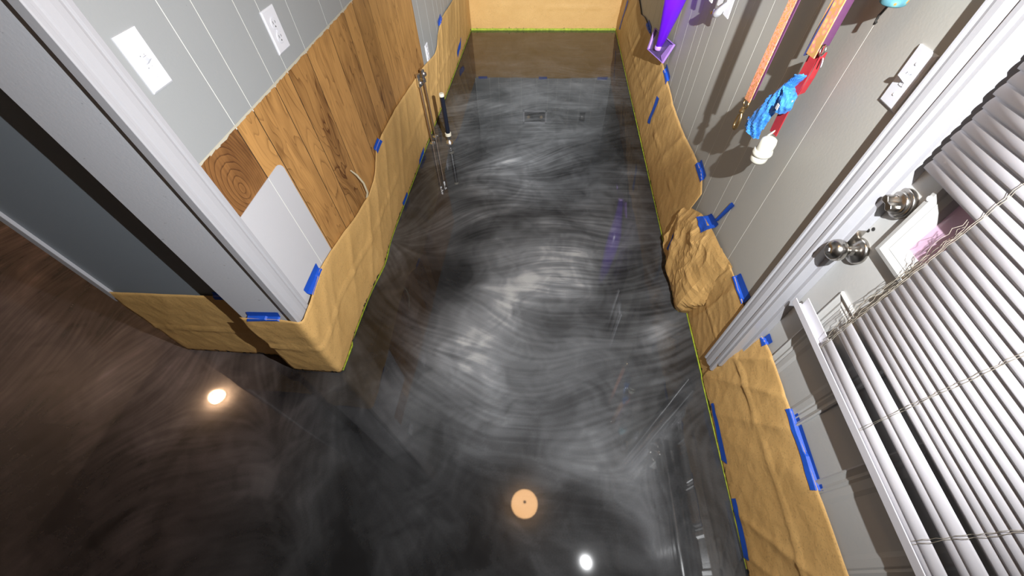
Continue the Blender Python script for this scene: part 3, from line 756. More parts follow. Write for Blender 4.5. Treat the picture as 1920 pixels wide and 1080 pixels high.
# ------------------------------------------------------------------ masking paper
PAPER_GEO = []
def lerp_path(rows, n):
    # rows: list of (bx, by, tx, ty, tz[, amp]); resample evenly
    P = [np.array(r, float) for r in rows]
    d = [0.0]
    for a, b in zip(P[:-1], P[1:]):
        d.append(d[-1] + max(1e-4, np.hypot(b[0] - a[0], b[1] - a[1])))
    out = []
    for s in np.linspace(0, d[-1], n):
        k = min(len(d) - 2, max(0, int(np.searchsorted(d, s) - 1)))
        t = (s - d[k]) / (d[k + 1] - d[k])
        out.append((s, P[k] * (1 - t) + P[k + 1] * t))
    return out
def paper(rows, flip, n, m, label, seed, amp=0.006, fold=0.0, crease=0.22, extra=None, fscale=5.0, lift=0.0015, hold=0.75, group='kraft paper sheets masking the walls'):
    """rows run along the floor; each carries the bottom and top edge of the sheet"""
    path = lerp_path(rows, n)
    vs = []; fs = []
    for i, (s, r) in enumerate(path):
        a = path[max(0, i - 1)][1]; b = path[min(n - 1, i + 1)][1]
        tx, ty = b[0] - a[0], b[1] - a[1]
        ln = math.hypot(tx, ty) or 1
        nxv, nyv = (ty / ln, -tx / ln) if not flip else (-ty / ln, tx / ln)
        for j in range(m + 1):
            t = j / m
            xx = r[0] * (1 - t) + r[2] * t; yy = r[1] * (1 - t) + r[3] * t
            zz = 0.003 + (r[4] - 0.003) * t
            q = Vector((s * 1.8 + zz * 2.3 + seed * 7.13, zz * 3.1 - s * 1.25 + 0.37, seed * 3.37))
            d = (noise.noise(q) * 0.5 + 0.5) * amp
            # long soft folds fanning down from the top edge
            q2 = Vector((s * fscale * 0.9 + (0.5 - t) * 1.3 + seed * 0.31, zz * 1.9 - s * fscale * 0.37 + 0.41, seed * 1.73 + 5.2))
            rg = 1 - abs(noise.noise(q2))
            d += fold * rg ** 6 * (0.25 + 0.75 * t)
            q3 = Vector((s * 13 + zz * 11, zz * 12 - s * 8, seed + 0.43))
            d += 0.0022 * (1 - abs(noise.noise(q3))) ** 4
            # machine fold line along the roll
            cz = crease + 0.035 * noise.noise(Vector((s * 1.3, seed, 0)))
            d += 0.0065 * math.exp(-((zz - cz) / 0.006) ** 2)
            if extra: d += extra(s, t, zz)
            d *= min(1, 0.25 + t * 6)
            tt_ = min(1, max(0, (t - 0.80) / 0.2))
            d *= 1 - hold * tt_ * tt_
            d += lift
            top = 0.004 * noise.noise(Vector((s * 9, seed, 2))) * (1 if j == m else 0)
            vs.append((xx + nxv * d, yy + nyv * d, zz + top))
    for i in range(n - 1):
        for j in range(m):
            a = i * (m + 1) + j
            fs.append((a, a + m + 1, a + m + 2, a + 1))
    PAPER_GEO.append((vs, fs))
    o = MB().add(vs, fs).build('masking_paper', M['paper'], smooth=False)
    for p in o.data.polygons: p.use_smooth = True
    sm = o.modifiers.new('thickness', 'SOLIDIFY'); sm.thickness = 0.0005; sm.offset = 0
    tag(o, label, 'paper', group)
    return o

xl = XL + 0.005
left_top = [(0.80, 0.436), (0.94, 0.444), (1.05, 0.437), (1.20, 0.410), (1.35, 0.384), (1.51, 0.370), (1.60, 0.385), (1.66, 0.412), (1.74, 0.477), (1.86, 0.492), (2.12, 0.494), (2.43, 0.470),
            (2.86, 0.439), (3.05, 0.405), (3.20, 0.386), (3.30, 0.410), (3.36, 0.455), (3.55, 0.510), (3.67, 0.507), (4.07, 0.491), (4.83, 0.50)]
def left_bulge(y): return 0.020 * math.exp(-((y - 1.36) / 0.14) ** 2)
rows = [(-1.104, 0.702, -1.104, 0.702, 0.438), (-1.02, 0.700, -1.02, 0.700, 0.440), (-0.93, 0.699, -0.93, 0.698, 0.441), (-0.892, 0.699, -0.884, 0.696, 0.435), (-0.883, 0.703, -0.873, 0.699, 0.428), (-0.880, 0.715, -0.870, 0.712, 0.423), (-0.880, 0.78, -0.872, 0.785, 0.432)]
for y, z in left_top[1:]:
    rows.append((xl + left_bulge(y), y, xl + 0.001, y, z))
paper(rows, False, 420, 26, 'long brown paper sheet wrapping the left wall and its corner', 1, amp=0.004, fold=0.010)
paper([(-1.668, 0.768, -1.668, 0.768, 0.463), (-1.40, 0.768, -1.40, 0.768, 0.468), (-1.110, 0.768, -1.110, 0.768, 0.474)], False, 70, 26,
      'short brown paper sheet on the slate wall, lower left', 2, amp=0.004, fold=0.004)
paper([(-0.888, YB - 0.008, -0.888, YB - 0.008, 0.50), (0.0, YB - 0.008, 0.0, YB - 0.008, 0.506), (0.738, YB - 0.008, 0.738, YB - 0.008, 0.492)], False, 120, 24,
      'brown paper sheet across the back wall', 3, amp=0.005, fold=0.008)
right_top = [(4.83, 0.50), (4.2, 0.51), (3.995, 0.505), (3.778, 0.466), (3.66, 0.487), (3.548, 0.502), (3.328, 0.493), (3.219, 0.488), (2.718, 0.508), (2.506, 0.491), (2.282, 0.467), (2.048, 0.464), (1.854, 0.477), (1.705, 0.495), (1.60, 0.492), (1.545, 0.47), (1.50, 0.44)]
rows = [(0.706, y, 0.738, y, z) for y, z in right_top]
paper(rows, False, 300, 26, 'long brown paper sheet along the right wall', 4, amp=0.005, fold=0.014, fscale=4.0)
# crumpled piece next to the door
def crumple(s, t, zz):
    q = Vector((s * 6.5 + 2.2 + zz * 3, zz * 5, 4.4))
    a = (1 - abs(noise.noise(q))) ** 3
    q = Vector((s * 13 + zz * 8, zz * 12 - s * 7, 8.1))
    b = (1 - abs(noise.noise(q))) ** 3
    e_ = math.exp(-((s - 0.30) / 0.16) ** 2) * math.exp(-((t - 0.42) / 0.42) ** 2)
    return 0.030 * a * (0.3 + 0.7 * math.sin(pi * min(1, t * 0.9 + 0.1))) + 0.009 * b + 0.028 * e_
rows = [(0.703, 1.575, 0.725, 1.565, 0.318), (0.700, 1.50, 0.728, 1.50, 0.352), (0.698, 1.40, 0.732, 1.40, 0.405), (0.696, 1.30, 0.735, 1.30, 0.428), (0.692, 1.20, 0.736, 1.22, 0.444), (0.692, 1.150, 0.736, 1.138, 0.450), (0.700, 1.140, 0.737, 1.09, 0.458), (0.741, 1.134, 0.738, 1.03, 0.466)]
crumpled = paper(rows, False, 40, 22, 'crumpled brown paper bunched at the right wall beside the door casing', 5, amp=0.006, fold=0.004, extra=crumple, crease=9)
for p in crumpled.data.polygons: p.use_smooth = False
crumpled.modifiers.new('facets', 'TRIANGULATE')
rows = [(0.741, 1.150, 0.737, 1.15, 0.445), (0.741, 1.03, 0.739, 1.03, 0.462), (0.742, 0.95, 0.739, 0.977, 0.462), (0.742, 0.84, 0.739, 0.844, 0.450), (0.743, 0.775, 0.741, 0.79, 0.40)]
paper(rows, False, 90, 40, 'brown paper sheet on the wall behind the door casing foot', 6, amp=0.003, fold=0.010, fscale=9, lift=0.0008)
rows = [(0.738, 0.783, 0.748, 0.790, 0.36), (0.737, 0.768, 0.7815, 0.757, 0.425), (0.737, 0.66, 0.7825, 0.66, 0.444), (0.737, 0.50, 0.7825, 0.497, 0.433), (0.736, 0.384, 0.7825, 0.384, 0.429), (0.735, 0.25, 0.7825, 0.25, 0.426), (0.735, 0.08, 0.7825, 0.08, 0.42), (0.735, -0.04, 0.7825, -0.04, 0.42)]
paper(rows, False, 160, 34, 'brown paper sheet covering the foot of the entry door', 7, amp=0.003, fold=0.012, fscale=6.5, crease=0.27, lift=0.0008)

# lime edge tape where paper meets floor
def edge_tape(pts, label, w=0.012):
    mb = MB()
    vs = []; fs = []
    for i, (xx, yy, nx_, ny_) in enumerate(pts):
        h = w * (0.75 + 0.5 * (noise.noise(Vector((xx * 30, yy * 30, 1))) * 0.5 + 0.5))
        for (o_, zz) in ((0.0035, 0.0005), (0.0035, h), (-0.001, h), (-0.001, 0.0005)):
            vs.append((xx + nx_ * o_, yy + ny_ * o_, zz))
    n = len(pts)
    for i in range(n - 1):
        for k in range(4):
            k2 = (k + 1) % 4
            fs.append((i * 4 + k, i * 4 + k2, (i + 1) * 4 + k2, (i + 1) * 4 + k))
    fs += [(3, 2, 1, 0), tuple((n - 1) * 4 + k for k in range(4))]
    o = mb.add(vs, fs).build('edge_tape', M['green'])
    return tag(o, label, 'tape', 'lime masking tape strips along the floor edge')
edge_tape([(xl + left_bulge(y) + 0.002 - (0.0 if y > 0.85 else -0.010), y, 1, 0) for y in np.linspace(0.71, 4.83, 160)], 'lime green tape strip along the left floor edge', 0.006)
edge_tape([(xx, YB - 0.010, 0, -1) for xx in np.linspace(-0.885, 0.70, 60)], 'bright lime green tape strip along the back wall floor edge', 0.020)
edge_tape([(0.7035, y, -1, 0) for y in np.linspace(1.60, 4.83, 110)], 'lime green tape strip along the far right floor edge', 0.005)
edge_tape([(0.701 - 0.010 * min(1, max(0, (1.60 - y) / 0.35)), y, -1, 0) for y in np.linspace(1.145, 1.60, 40)] + [(xx, 1.137, 0, -1) for xx in np.linspace(0.698, 0.735, 6)], 'lime green tape strip at the jog under the crumpled paper', 0.006)
edge_tape([(0.7385 - (0.003 if y < 0.78 else 0), y, -1, 0) for y in np.linspace(0.10, 1.125, 60)], 'lime green tape strip along the door side floor edge', 0.004)

# ------------------------------------------------------------------ blue painter's tape
allv = []; allf = []
for vs, fs in PAPER_GEO:
    n = len(allv); allv += vs; allf += [tuple(i + n for i in f) for f in fs]
def addq(q):
    n = len(allv); allv.extend(q); allf.append((n, n + 1, n + 2, n + 3))
addq([(XL, 0.7, 0), (XL, YB, 0), (XL, YB, CEIL), (XL, 0.7, CEIL)])
addq([(XR, 0.8, 0), (XR, YB, 0), (XR, YB, CEIL), (XR, 0.8, CEIL)])
addq([(XD, -0.04, 0), (XD, 0.755, 0), (XD, 0.755, CEIL), (XD, -0.04, CEIL)])
addq([(-1.107, 0.71, 0), (-0.9, 0.71, 0), (-0.9, 0.71, CEIL), (-1.107, 0.71, CEIL)])
addq([(-1.667, 0.775, 0), (-1.107, 0.775, 0), (-1.107, 0.775, CEIL), (-1.667, 0.775, CEIL)])
addq([(-0.9, YB - 0.0016, 0), (0.75, YB - 0.0016, 0), (0.75, YB - 0.0016, CEIL), (-0.9, YB - 0.0016, CEIL)])
BVH = BVHTree.FromPolygons(allv, allf)
def blue(quad, side, label, nu=18, nv=8, curl=0.0):
    """quad: four corners on the wall (first edge = one short end's start); laid onto paper and wall"""
    vs = []
    for i in range(nu + 1):
        for j in range(nv + 1):
            u, v = i / nu, j / nv
            p = [(quad[0][k] * (1 - v) + quad[1][k] * v) * (1 - u) + (quad[3][k] * (1 - v) + quad[2][k] * v) * u for k in (0, 1)]
            if i in (0, nu): p[1] += 0.0015 * ((j % 2) * 2 - 1)
            p[1] = max(p[1], 0.004)
            if side == 'L': o_, d_ = Vector((XL + 0.25, p[0], p[1])), Vector((-1, 0, 0))
            elif side == 'R': o_, d_ = Vector((XR - 0.25, p[0], p[1])), Vector((1, 0, 0))
            elif side == 'E': o_, d_ = Vector((p[0], 0.5, p[1])), Vector((0, 1, 0))
            else: o_, d_ = Vector((p[0], YB - 0.25, p[1])), Vector((0, 1, 0))
            hit = BVH.ray_cast(o_, d_)
            h = hit[0] if hit[0] else o_ + d_ * 0.245
            vs.append(h - d_ * (0.0030 + curl * (2 * v - 1) ** 2))
    back = [Vector(v) + (Vector((-1, 0, 0)) if side == 'L' else Vector((1, 0, 0)) if side == 'R' else Vector((0, 1, 0))) * 0.0005 for v in vs]
    fs = []; n = len(vs)
    for i in range(nu):
        for j in range(nv):
            a = i * (nv + 1) + j
            fs.append((a, a + 1, a + nv + 2, a + nv + 1)); fs.append((n + a, n + a + nv + 1, n + a + nv + 2, n + a + 1))
    o = MB().add([tuple(v) for v in vs + back], fs).build('blue_tape', M['tape'])
    return tag(o, label, 'tape', "pieces of blue painter's tape holding the paper")
blue([(0.949, 0.474), (0.946, 0.438), (0.823, 0.432), (0.819, 0.465)], 'L', 'blue tape strip below the pale panel patch by the left casing')
blue([(1.813, 0.501), (1.836, 0.467), (1.743, 0.455), (1.735, 0.491)], 'L', 'blue tape piece where bare wood meets the left paper edge')
blue([(3.578, 0.535), (3.577, 0.499), (3.454, 0.485), (3.447, 0.520)], 'L', 'blue tape piece on the far left paper top edge')
blue([(4.222, 0.148), (4.149, 0.088), (3.971, 0.060), (3.95, 0.112)], 'L', 'blue tape piece low on the far left paper near the floor')
blue([(2.46, 0.045), (2.441, 0.008), (2.295, 0.006), (2.313, 0.038)], 'L', 'small blue tape scrap at the floor edge by the copper pipes')
blue([(1.955, 0.036), (1.96, 0.006), (1.854, 0.006), (1.841, 0.037)], 'L', 'small blue tape scrap at the left floor edge below the bare wood')
blue([(-1.066, 0.465), (-1.077, 0.423), (-0.945, 0.436), (-0.938, 0.473)], 'E', 'blue tape strip on the light grey wall end above the paper')
blue([(-1.222, 0.487), (-1.225, 0.453), (-1.189, 0.455), (-1.180, 0.484)], 'E', 'blue tape piece in the dark shadow stripe on the slate wall')
blue([(3.487, 0.520), (3.476, 0.485), (3.31, 0.485), (3.339, 0.520)], 'R', 'blue tape piece on the right paper edge behind the purple scoop')
blue([(4.525, 0.36), (4.453, 0.371), (4.532, 0.111), (4.598, 0.089)], 'R', 'thin blue tape strip running up the far right corner')
blue([(2.681, 0.530), (2.660, 0.490), (2.52, 0.475), (2.53, 0.516)], 'R', 'blue tape piece just under the purple scoop')
blue([(2.599, 0.365), (2.546, 0.373), (2.568, 0.189), (2.625, 0.169)], 'R', 'slanting blue tape strip in the middle of the right paper')
blue([(1.676, 0.475), (1.661, 0.515), (1.551, 0.505), (1.555, 0.465)], 'R', 'blue tape piece on the right paper below the hanging bone')
blue([(1.403, 0.384), (1.349, 0.454), (1.258, 0.474), (1.297, 0.385)], 'R', 'crinkled blue tape patch at the top of the crumpled paper', curl=0.003)
blue([(1.301, 0.456), (1.275, 0.476), (1.222, 0.602), (1.252, 0.596)], 'R', 'blue tape flag sticking up from the crumpled paper onto the wall', curl=0.002)
blue([(1.51, 0.183), (1.469, 0.194), (1.479, 0.073), (1.515, 0.055)], 'R', 'small blue tape strip on the left side of the crumpled paper')
blue([(0.991, 0.450), (0.973, 0.494), (0.860, 0.498), (0.866, 0.450)], 'R', 'blue tape strip on the paper touching the door casing')
blue([(0.742, 0.420), (0.737, 0.462), (0.704, 0.460), (0.712, 0.415)], 'R', 'square blue tape piece at the top corner of the door paper')
blue([(0.490, 0.420), (0.484, 0.452), (0.262, 0.438), (0.268, 0.408)], 'R', 'long blue tape strip along the door paper top edge')
blue([(0.653, 0.034), (0.648, 0.056), (0.416, 0.045), (0.439, 0.012)], 'R', 'blue tape strip low at the floor by the door paper, farther one')
blue([(0.306, 0.018), (0.303, 0.045), (0.120, 0.038), (0.131, 0.008)], 'R', 'blue tape strip low at the floor by the door paper, nearer one')
for xx, w_, nm in ((-0.80, 0.055, 'left end'), (-0.067, 0.05, 'middle'), (0.641, 0.06, 'right end')):
    blue([(xx - w_, 0.520), (xx - w_, 0.488), (xx + w_, 0.485), (xx + w_, 0.518)], 'B', 'blue tape piece on the back wall paper top, ' + nm)

# ------------------------------------------------------------------ wall plates
def plate_obj(name, y0, y1, z0, z1, xface, sg, label, cat, kind, grp=None):
    """sg = +1 when the plate looks towards +x"""
    r = empty(name, (xface, (y0 + y1) / 2, z0))
    t = 0.006 * sg
    ya, yb = y0, y1
    b_ = 0.004
    vs = []
    for (o_, i_) in ((0, 0), (t * 0.45, 0), (t, b_)):
        for yy, zz in ((ya + i_, z0 + i_), (yb - i_, z0 + i_), (yb - i_, z1 - i_), (ya + i_, z1 - i_)):
            vs.append((xface + o_, yy, zz))
    fs = [(0, 1, 2, 3), (8, 9, 10, 11)]
    for i in range(2):
        for k in range(4):
            k2 = (k + 1) % 4
            fs.append((i * 4 + k, i * 4 + k2, i * 4 + 4 + k2, i * 4 + 4 + k))
    put(MB().add(vs, fs).build('cover_plate', M['plastic']), r)
    yc, zc = (y0 + y1) / 2, (z0 + z1) / 2
    xf = xface + t
    def scr(yy, zz):
        put(MB().lathe([(0.0036, -0.001), (0.0034, 0.0008), (0.0020, 0.0016)], (xf, yy, zz), (sg, 0, 0), 12).build('screw', M['plastic']), r)
        
    if kind == 'switch':
        scr(yc, zc + 0.030); scr(yc, zc - 0.030)
        fr = MB()
        for (a, b, c, d) in ((-0.0062, -0.0050, -0.0125, 0.0125), (0.0050, 0.0062, -0.0125, 0.0125), (-0.0062, 0.0062, -0.0125, -0.0113), (-0.0062, 0.0062, 0.0113, 0.0125)):
            fr.box(min(xf - 0.001 * sg, xf + 0.0012 * sg), max(xf - 0.001 * sg, xf + 0.0012 * sg), yc + a, yc + b, zc + c, zc + d)
        put(fr.build('toggle_frame', M['plastic']), r)
        tg = MB().add([(xf, yc - 0.0048, zc - 0.006), (xf, yc + 0.0048, zc - 0.006), (xf, yc + 0.0048, zc + 0.008), (xf, yc - 0.0048, zc + 0.008),
                       (xf + 0.017 * sg, yc - 0.0036, zc + 0.006), (xf + 0.017 * sg, yc + 0.0036, zc + 0.006), (xf + 0.014 * sg, yc + 0.0036, zc + 0.0135), (xf + 0.014 * sg, yc - 0.0036, zc + 0.0135)],
                      [(0, 1, 2, 3), (4, 5, 6, 7), (0, 1, 5, 4), (1, 2, 6, 5), (2, 3, 7, 6), (3, 0, 4, 7)])
        put(tg.build('toggle', M['plastic'], bevel=0.001), r)
    else:
        scr(yc, zc)
        for s_ in (-1, 1):
            zz = zc + 0.0195 * s_
            sk = put(MB().lathe([(0.0172, -0.001), (0.0172, 0.0015), (0.0160, 0.0022)], (xf, yc, zz), (sg, 0, 0), 24).build('socket', M['plastic']), r)
            lo, hi = sorted((xf + 0.0018 * sg, xf + 0.0026 * sg))
            for (dy, dz, h) in ((-0.0064, 0.003, 0.0085), (0.0064, 0.003, 0.007)):
                q = MB().box(lo, hi, yc + dy - 0.0009, yc + dy + 0.0009, zz + dz - h / 2, zz + dz + h / 2).build('slot', M['dark']); q.parent = sk
            q = MB().lathe([(0.0024, 0.0018), (0.0024, 0.0026)], (xf, yc, zz - 0.0085), (sg, 0, 0), 10).build('slot', M['dark']); q.parent = sk
    tag(r, label, cat, grp)
    return r
plate_obj('light_switch', 0.813, 0.881, 1.203, 1.317, XL, 1, 'white light switch plate beside the left door casing', 'light switch', 'switch')
plate_obj('wall_outlet', 1.321, 1.400, 1.090, 1.211, XL, 1, 'white double outlet just above the bare wood', 'outlet', 'outlet')
plate_obj('wall_outlet', 2.985, 3.055, 0.400, 0.515, XL, 1, 'small white outlet half hidden at the far end of the wood', 'outlet', 'outlet')
plate_obj('light_switch', 0.862, 0.922, 1.160, 1.272, XR, -1, 'white light switch plate beside the entry door casing', 'light switch', 'switch')
# back wall connections, seen mirrored in the floor
wb = empty('washer_box', (-0.16, YB, 0.90))
tag(wb, 'plastic washer connection box on the back wall, mirrored in the floor', 'wall box')
f_ = MB()
for (a, b, c, d) in ((-0.31, -0.29, 0.90, 1.08), (-0.02, 0.0, 0.90, 1.08), (-0.31, 0.0, 0.90, 0.92), (-0.31, 0.0, 1.06, 1.08)):
    f_.box(a, b, YB - 0.012, YB - 0.0016, c, d)
put(f_.build('box_frame', M['plastic']), wb)
put(MB().box(-0.29, -0.02, YB - 0.006, YB - 0.0016, 0.92, 1.06).build('box_back', M['dark']), wb)
for xx in (-0.24, -0.07):
    put(MB().lathe([(0.014, 0), (0.014, 0.02), (0.02, 0.021), (0.02, 0.03)], (xx, YB - 0.006, 0.98), (0, -1, 0), 14).build('valve', M['brass']), wb)
po = empty('power_outlet', (0.457, YB, 0.92))
tag(po, 'dark dryer outlet on the back wall, mirrored in the floor', 'outlet')
put(MB().box(0.422, 0.492, YB - 0.008, YB - 0.0016, 0.925, 1.050).build('cover_plate', M['dark'], bevel=0.002), po)
put(MB().lathe([(0.024, 0), (0.024, 0.006), (0.02, 0.007)], (0.457, YB - 0.008, 0.9875), (0, -1, 0), 20).build('socket', M['nickel']), po)

# ------------------------------------------------------------------ pipes on the left
bp_ = empty('drain_pipe', (-0.722, 2.59, 0))
tag(bp_, 'black stand pipe with pale cap on a chrome foot', 'pipe')
put(MB().lathe([(0.030, 0.0), (0.029, 0.006), (0.021, 0.018), (0.013, 0.030), (0.012, 0.040), (0.014, 0.044), (0.014, 0.062)], (-0.722, 2.59, 0), (0, 0, 1), 24).build('chrome_foot', M['chrome'], smooth=True), bp_)
put(MB().lathe([(0.019, 0.060), (0.0225, 0.062), (0.0225, 0.082), (0.019, 0.084)], (-0.722, 2.59, 0), (0, 0, 1), 20).build('collar', M['cream'], smooth=True), bp_)
put(MB().lathe([(0.0165, 0.083), (0.0165, 0.352)], (-0.722, 2.59, 0), (0, 0, 1), 24).build('tube', M['abs'], smooth=True), bp_)
put(MB().lathe([(0.0175, 0.350), (0.0175, 0.366), (0.0150, 0.370), (0.004, 0.3705)], (-0.722, 2.59, 0), (0, 0, 1), 20).build('end_cap', M['cream'], smooth=True), bp_)
for (px_, py_, lean, lab, kn_) in ((-0.848, 2.673, 0.004, 'copper supply pipe with chrome valve, farther of the pair', 0), (-0.853, 2.584, 0.012, 'copper supply pipe with chrome valve, nearer of the pair', 1)):
    cp = empty('supply_pipe', (px_, py_, 0))
    tag(cp, lab, 'pipe', 'copper water supply pipes')
    tx_, ty_ = px_ - lean, py_ + (0.0 if kn_ == 0 else 0.02)
    put(MB().tube([(px_, py_, 0.002), (px_ - lean * 0.3, py_, 0.15), (tx_, ty_, 0.42)], 0.0072, 12).build('tube', M['copper'], smooth=True), cp)
    put(MB().lathe([(0.022, 0.0), (0.021, 0.004), (0.010, 0.008), (0.0095, 0.014)], (px_, py_, 0), (0, 0, 1), 20).build('floor_flange', M['chrome'], smooth=True), cp)
    put(MB().lathe([(0.012, 0.405), (0.0155, 0.407), (0.0155, 0.428), (0.0125, 0.430), (0.0125, 0.462), (0.0155, 0.464), (0.0155, 0.485), (0.010, 0.487)], (tx_, ty_, 0), (0, 0, 1), 8).build('valve_body', M['chrome']), cp)
    st = put(MB().lathe([(0.006, 0.0), (0.006, 0.022), (0.013, 0.023), (0.014, 0.030), (0.010, 0.033), (0.003, 0.034)], (tx_, ty_, 0.432 + 0.03 * (1 - kn_)), (0.75, -0.65, 0.1), 14).build('valve_handle', M['chrome'], smooth=True), cp)
    q = MB().lathe([(0.004, 0.0335), (0.004, 0.0360)], (tx_, ty_, 0.432 + 0.03 * (1 - kn_)), (0.75, -0.65, 0.1), 8).build('handle_screw', M['dark']); q.parent = st
# stub of beige cable out of the wall
tag(MB().tube([(XL - 0.0, 1.490, 0.36), (XL + 0.018, 1.488, 0.40), (XL + 0.020, 1.482, 0.46), (XL + 0.014, 1.462, 0.52), (XL + 0.008, 1.440, 0.560)], [0.0055, 0.0055, 0.0052, 0.005, 0.0035], 8)
    .build('cable_stub', M['beige'], smooth=True), 'short beige cable end poking up from behind the left paper', 'cable')

# ------------------------------------------------------------------ things hanging on the right wall
rail = empty('hook_rail', (XR, 1.5, 1.62))
tag(rail, 'white hook rail high on the right wall above the leashes', 'hook rail')
put(MB().box(XR - 0.016, XR, 0.92, 2.75, 1.60, 1.68).build('board', M['white'], bevel=0.003), rail)
for yy in (0.99, 1.13, 1.31, 1.93, 2.62):
    put(MB().tube([(XR - 0.014, yy, 1.63), (XR - 0.06, yy, 1.615), (XR - 0.095, yy, 1.625), (XR - 0.105, yy, 1.655)], 0.006, 10).build('hook', M['nickel'], smooth=True), rail)

def wob(a, b, n, ax=0.003, ay=0.003, seed=0):
    out = []
    for i in range(n + 1):
        t = i / n
        p = Vector(a).lerp(Vector(b), t)
        out.append(p + Vector((ax * math.sin(t * 5 + seed), ay * math.sin(t * 4 + 2 * seed), 0)))
    return out
# orange leash with brass snap
ox, oy = 0.648, 1.300
le = empty('dog_leash', (ox, oy, 1.60)); tag(le, 'narrow orange patterned dog leash with brass snap hook', 'leash')
put(MB().strap(wob((ox, oy + 0.002, 1.625), (ox, oy, 0.972), 26, 0.002, 0.003), (-0.12, 1, 0), 0.034, 0.0026).build('strap', M['orange']), le)
put(MB().strap(wob((ox + 0.004, oy - 0.005, 1.625), (ox + 0.004, oy - 0.005, 0.985), 20, 0.002, 0.003, 1), (-0.12, 1, 0), 0.034, 0.0022).build('strap_backing', M['plum']), le)
rg = [(ox, oy + 0.018 * math.cos(a), 0.962 + 0.014 * math.sin(a)) for a in np.linspace(0, 2 * pi, 18)]
put(MB().tube(rg, 0.0028, 8, cap=False).build('swivel_ring', M['brass'], smooth=True), le)
sn = put(MB().lathe([(0.004, 0), (0.007, 0.004), (0.0055, 0.010), (0.0085, 0.014), (0.0085, 0.020), (0.005, 0.023)], (ox, oy + 0.003, 0.950), (0, 0.08, -1), 14).build('snap_hook', M['brass'], smooth=True), le)
hk = [(ox, oy + 0.004 + yy, zz) for yy, zz in ((-0.004, 0.928), (-0.012, 0.918), (-0.013, 0.900), (-0.012, 0.885), (-0.004, 0.874), (0.006, 0.874), (0.012, 0.884), (0.012, 0.905), (0.010, 0.918))]
q = MB().tube(hk, [0.0042, 0.0045, 0.0048, 0.005, 0.0055, 0.0055, 0.0045, 0.0035, 0.003], 8).build('hook_bow', M['brass'], smooth=True); q.parent = sn
# wide tan collar / leash with navy lining
tx0, ty0 = 0.664, 1.130
tl = empty('dog_collar', (tx0, ty0, 1.60)); tag(tl, 'wide tan floral dog collar strap folded over navy lining', 'collar')
put(MB().strap(wob((tx0, ty0, 1.64), (tx0, ty0 - 0.002, 1.172), 18, 0.0015, 0.002), (-0.12, 1, 0), 0.042, 0.003).build('strap', M['tan']), tl)
put(MB().strap(wob((tx0 + 0.018, ty0 + 0.016, 1.64), (tx0 + 0.004, ty0 + 0.018, 1.166), 18, 0.003, 0.002), (0.75, 0.6, 0), 0.024, 0.003).build('lining', M['navy']), tl)
put(MB().strap(wob((tx0 + 0.024, ty0 - 0.024, 1.64), (tx0 + 0.012, ty0 - 0.020, 1.200), 18, 0.004, 0.003, 2), (0.9, -0.3, 0), 0.016, 0.003).build('back_strap', M['plum']), tl)
rg = [(tx0 + 0.010, ty0 - 0.026 + 0.010 * math.cos(a), 1.192 + 0.012 * math.sin(a)) for a in np.linspace(0, 2 * pi, 16)]
put(MB().tube(rg, 0.0022, 8, cap=False).build('ring', M['chrome'], smooth=True), tl)
tgp = put(MB().lathe([(0.011, 0), (0.0115, 0.001), (0.011, 0.002)], (tx0 + 0.020, ty0 - 0.030, 1.165), (0.9, -0.3, 0.2), 18).build('name_tag', M['plastic']), tl)
# red leash with a blue bag and the bone shaped dispenser
rl = empty('red_leash', (0.680, 1.14, 1.17)); tag(rl, 'red webbing leash tail below the tan collar', 'leash')
put(MB().strap(wob((0.674, 1.138, 1.30), (0.682, 1.128, 0.958), 16, 0.004, 0.003), (-0.12, 1, 0), 0.036, 0.0026).build('strap', M['red']), rl)
put(MB().strap([(0.690, 1.118, 1.18), (0.692, 1.116, 1.12), (0.690, 1.118, 1.08)], (0.8, 0.5, 0), 0.022, 0.0024).build('strap_fold', M['red']), rl)
bg = empty('waste_bag', (0.672, 1.16, 1.07)); tag(bg, 'crinkled blue plastic bag knotted round the red leash', 'bag')
def film(name, path, widths, seed, depth=0.012):
    vs = []; fs = []
    seg = 26
    n = len(path)
    for i, (p, w_) in enumerate(zip(path, widths)):
        for k in range(seg):
            a = 2 * pi * k / seg
            c = noise.noise(Vector((math.cos(a) * 1.6 + i * 0.35, math.sin(a) * 1.6, seed + i * 0.25)))
            rr = 1 + 0.30 * c + 0.10 * math.sin(a * 7 + i * 0.8)
            vs.append((p[0] + math.sin(a) * depth * rr * min(1, w_ / 0.02 + 0.3), p[1] + math.cos(a) * w_ * rr, p[2] + 0.004 * c))
    for i in range(n - 1):
        for k in range(seg):
            k2 = (k + 1) % seg
            fs.append((i * seg + k, i * seg + k2, (i + 1) * seg + k2, (i + 1) * seg + k))
    fs.append(tuple(range(seg))[::-1]); fs.append(tuple((n - 1) * seg + k for k in range(seg)))
    o = MB().add(vs, fs).build(name, M['bag'])
    return o
def interp(pts, n):
    out = []
    for i in range(n):
        t = i / (n - 1) * (len(pts) - 1); k = min(int(t), len(pts) - 2)
        out.append(tuple(a + (b - a) * (t - k) for a, b in zip(pts[k], pts[k + 1])))
    return out
pp = interp([(0.668, 1.150, 1.072, 0.011), (0.664, 1.165, 1.040, 0.020), (0.660, 1.182, 0.995, 0.030), (0.656, 1.198, 0.940, 0.040), (0.655, 1.204, 0.905, 0.046)], 26)
put(film('long_tail', [p[:3] for p in pp], [p[3] for p in pp], 3, 0.016), bg)
pp = interp([(0.668, 1.148, 1.070, 0.009), (0.664, 1.125, 1.060, 0.022), (0.662, 1.115, 1.035, 0.026), (0.662, 1.118, 1.012, 0.012)], 18)
put(film('short_tail', [p[:3] for p in pp], [p[3] for p in pp], 9, 0.016), bg)
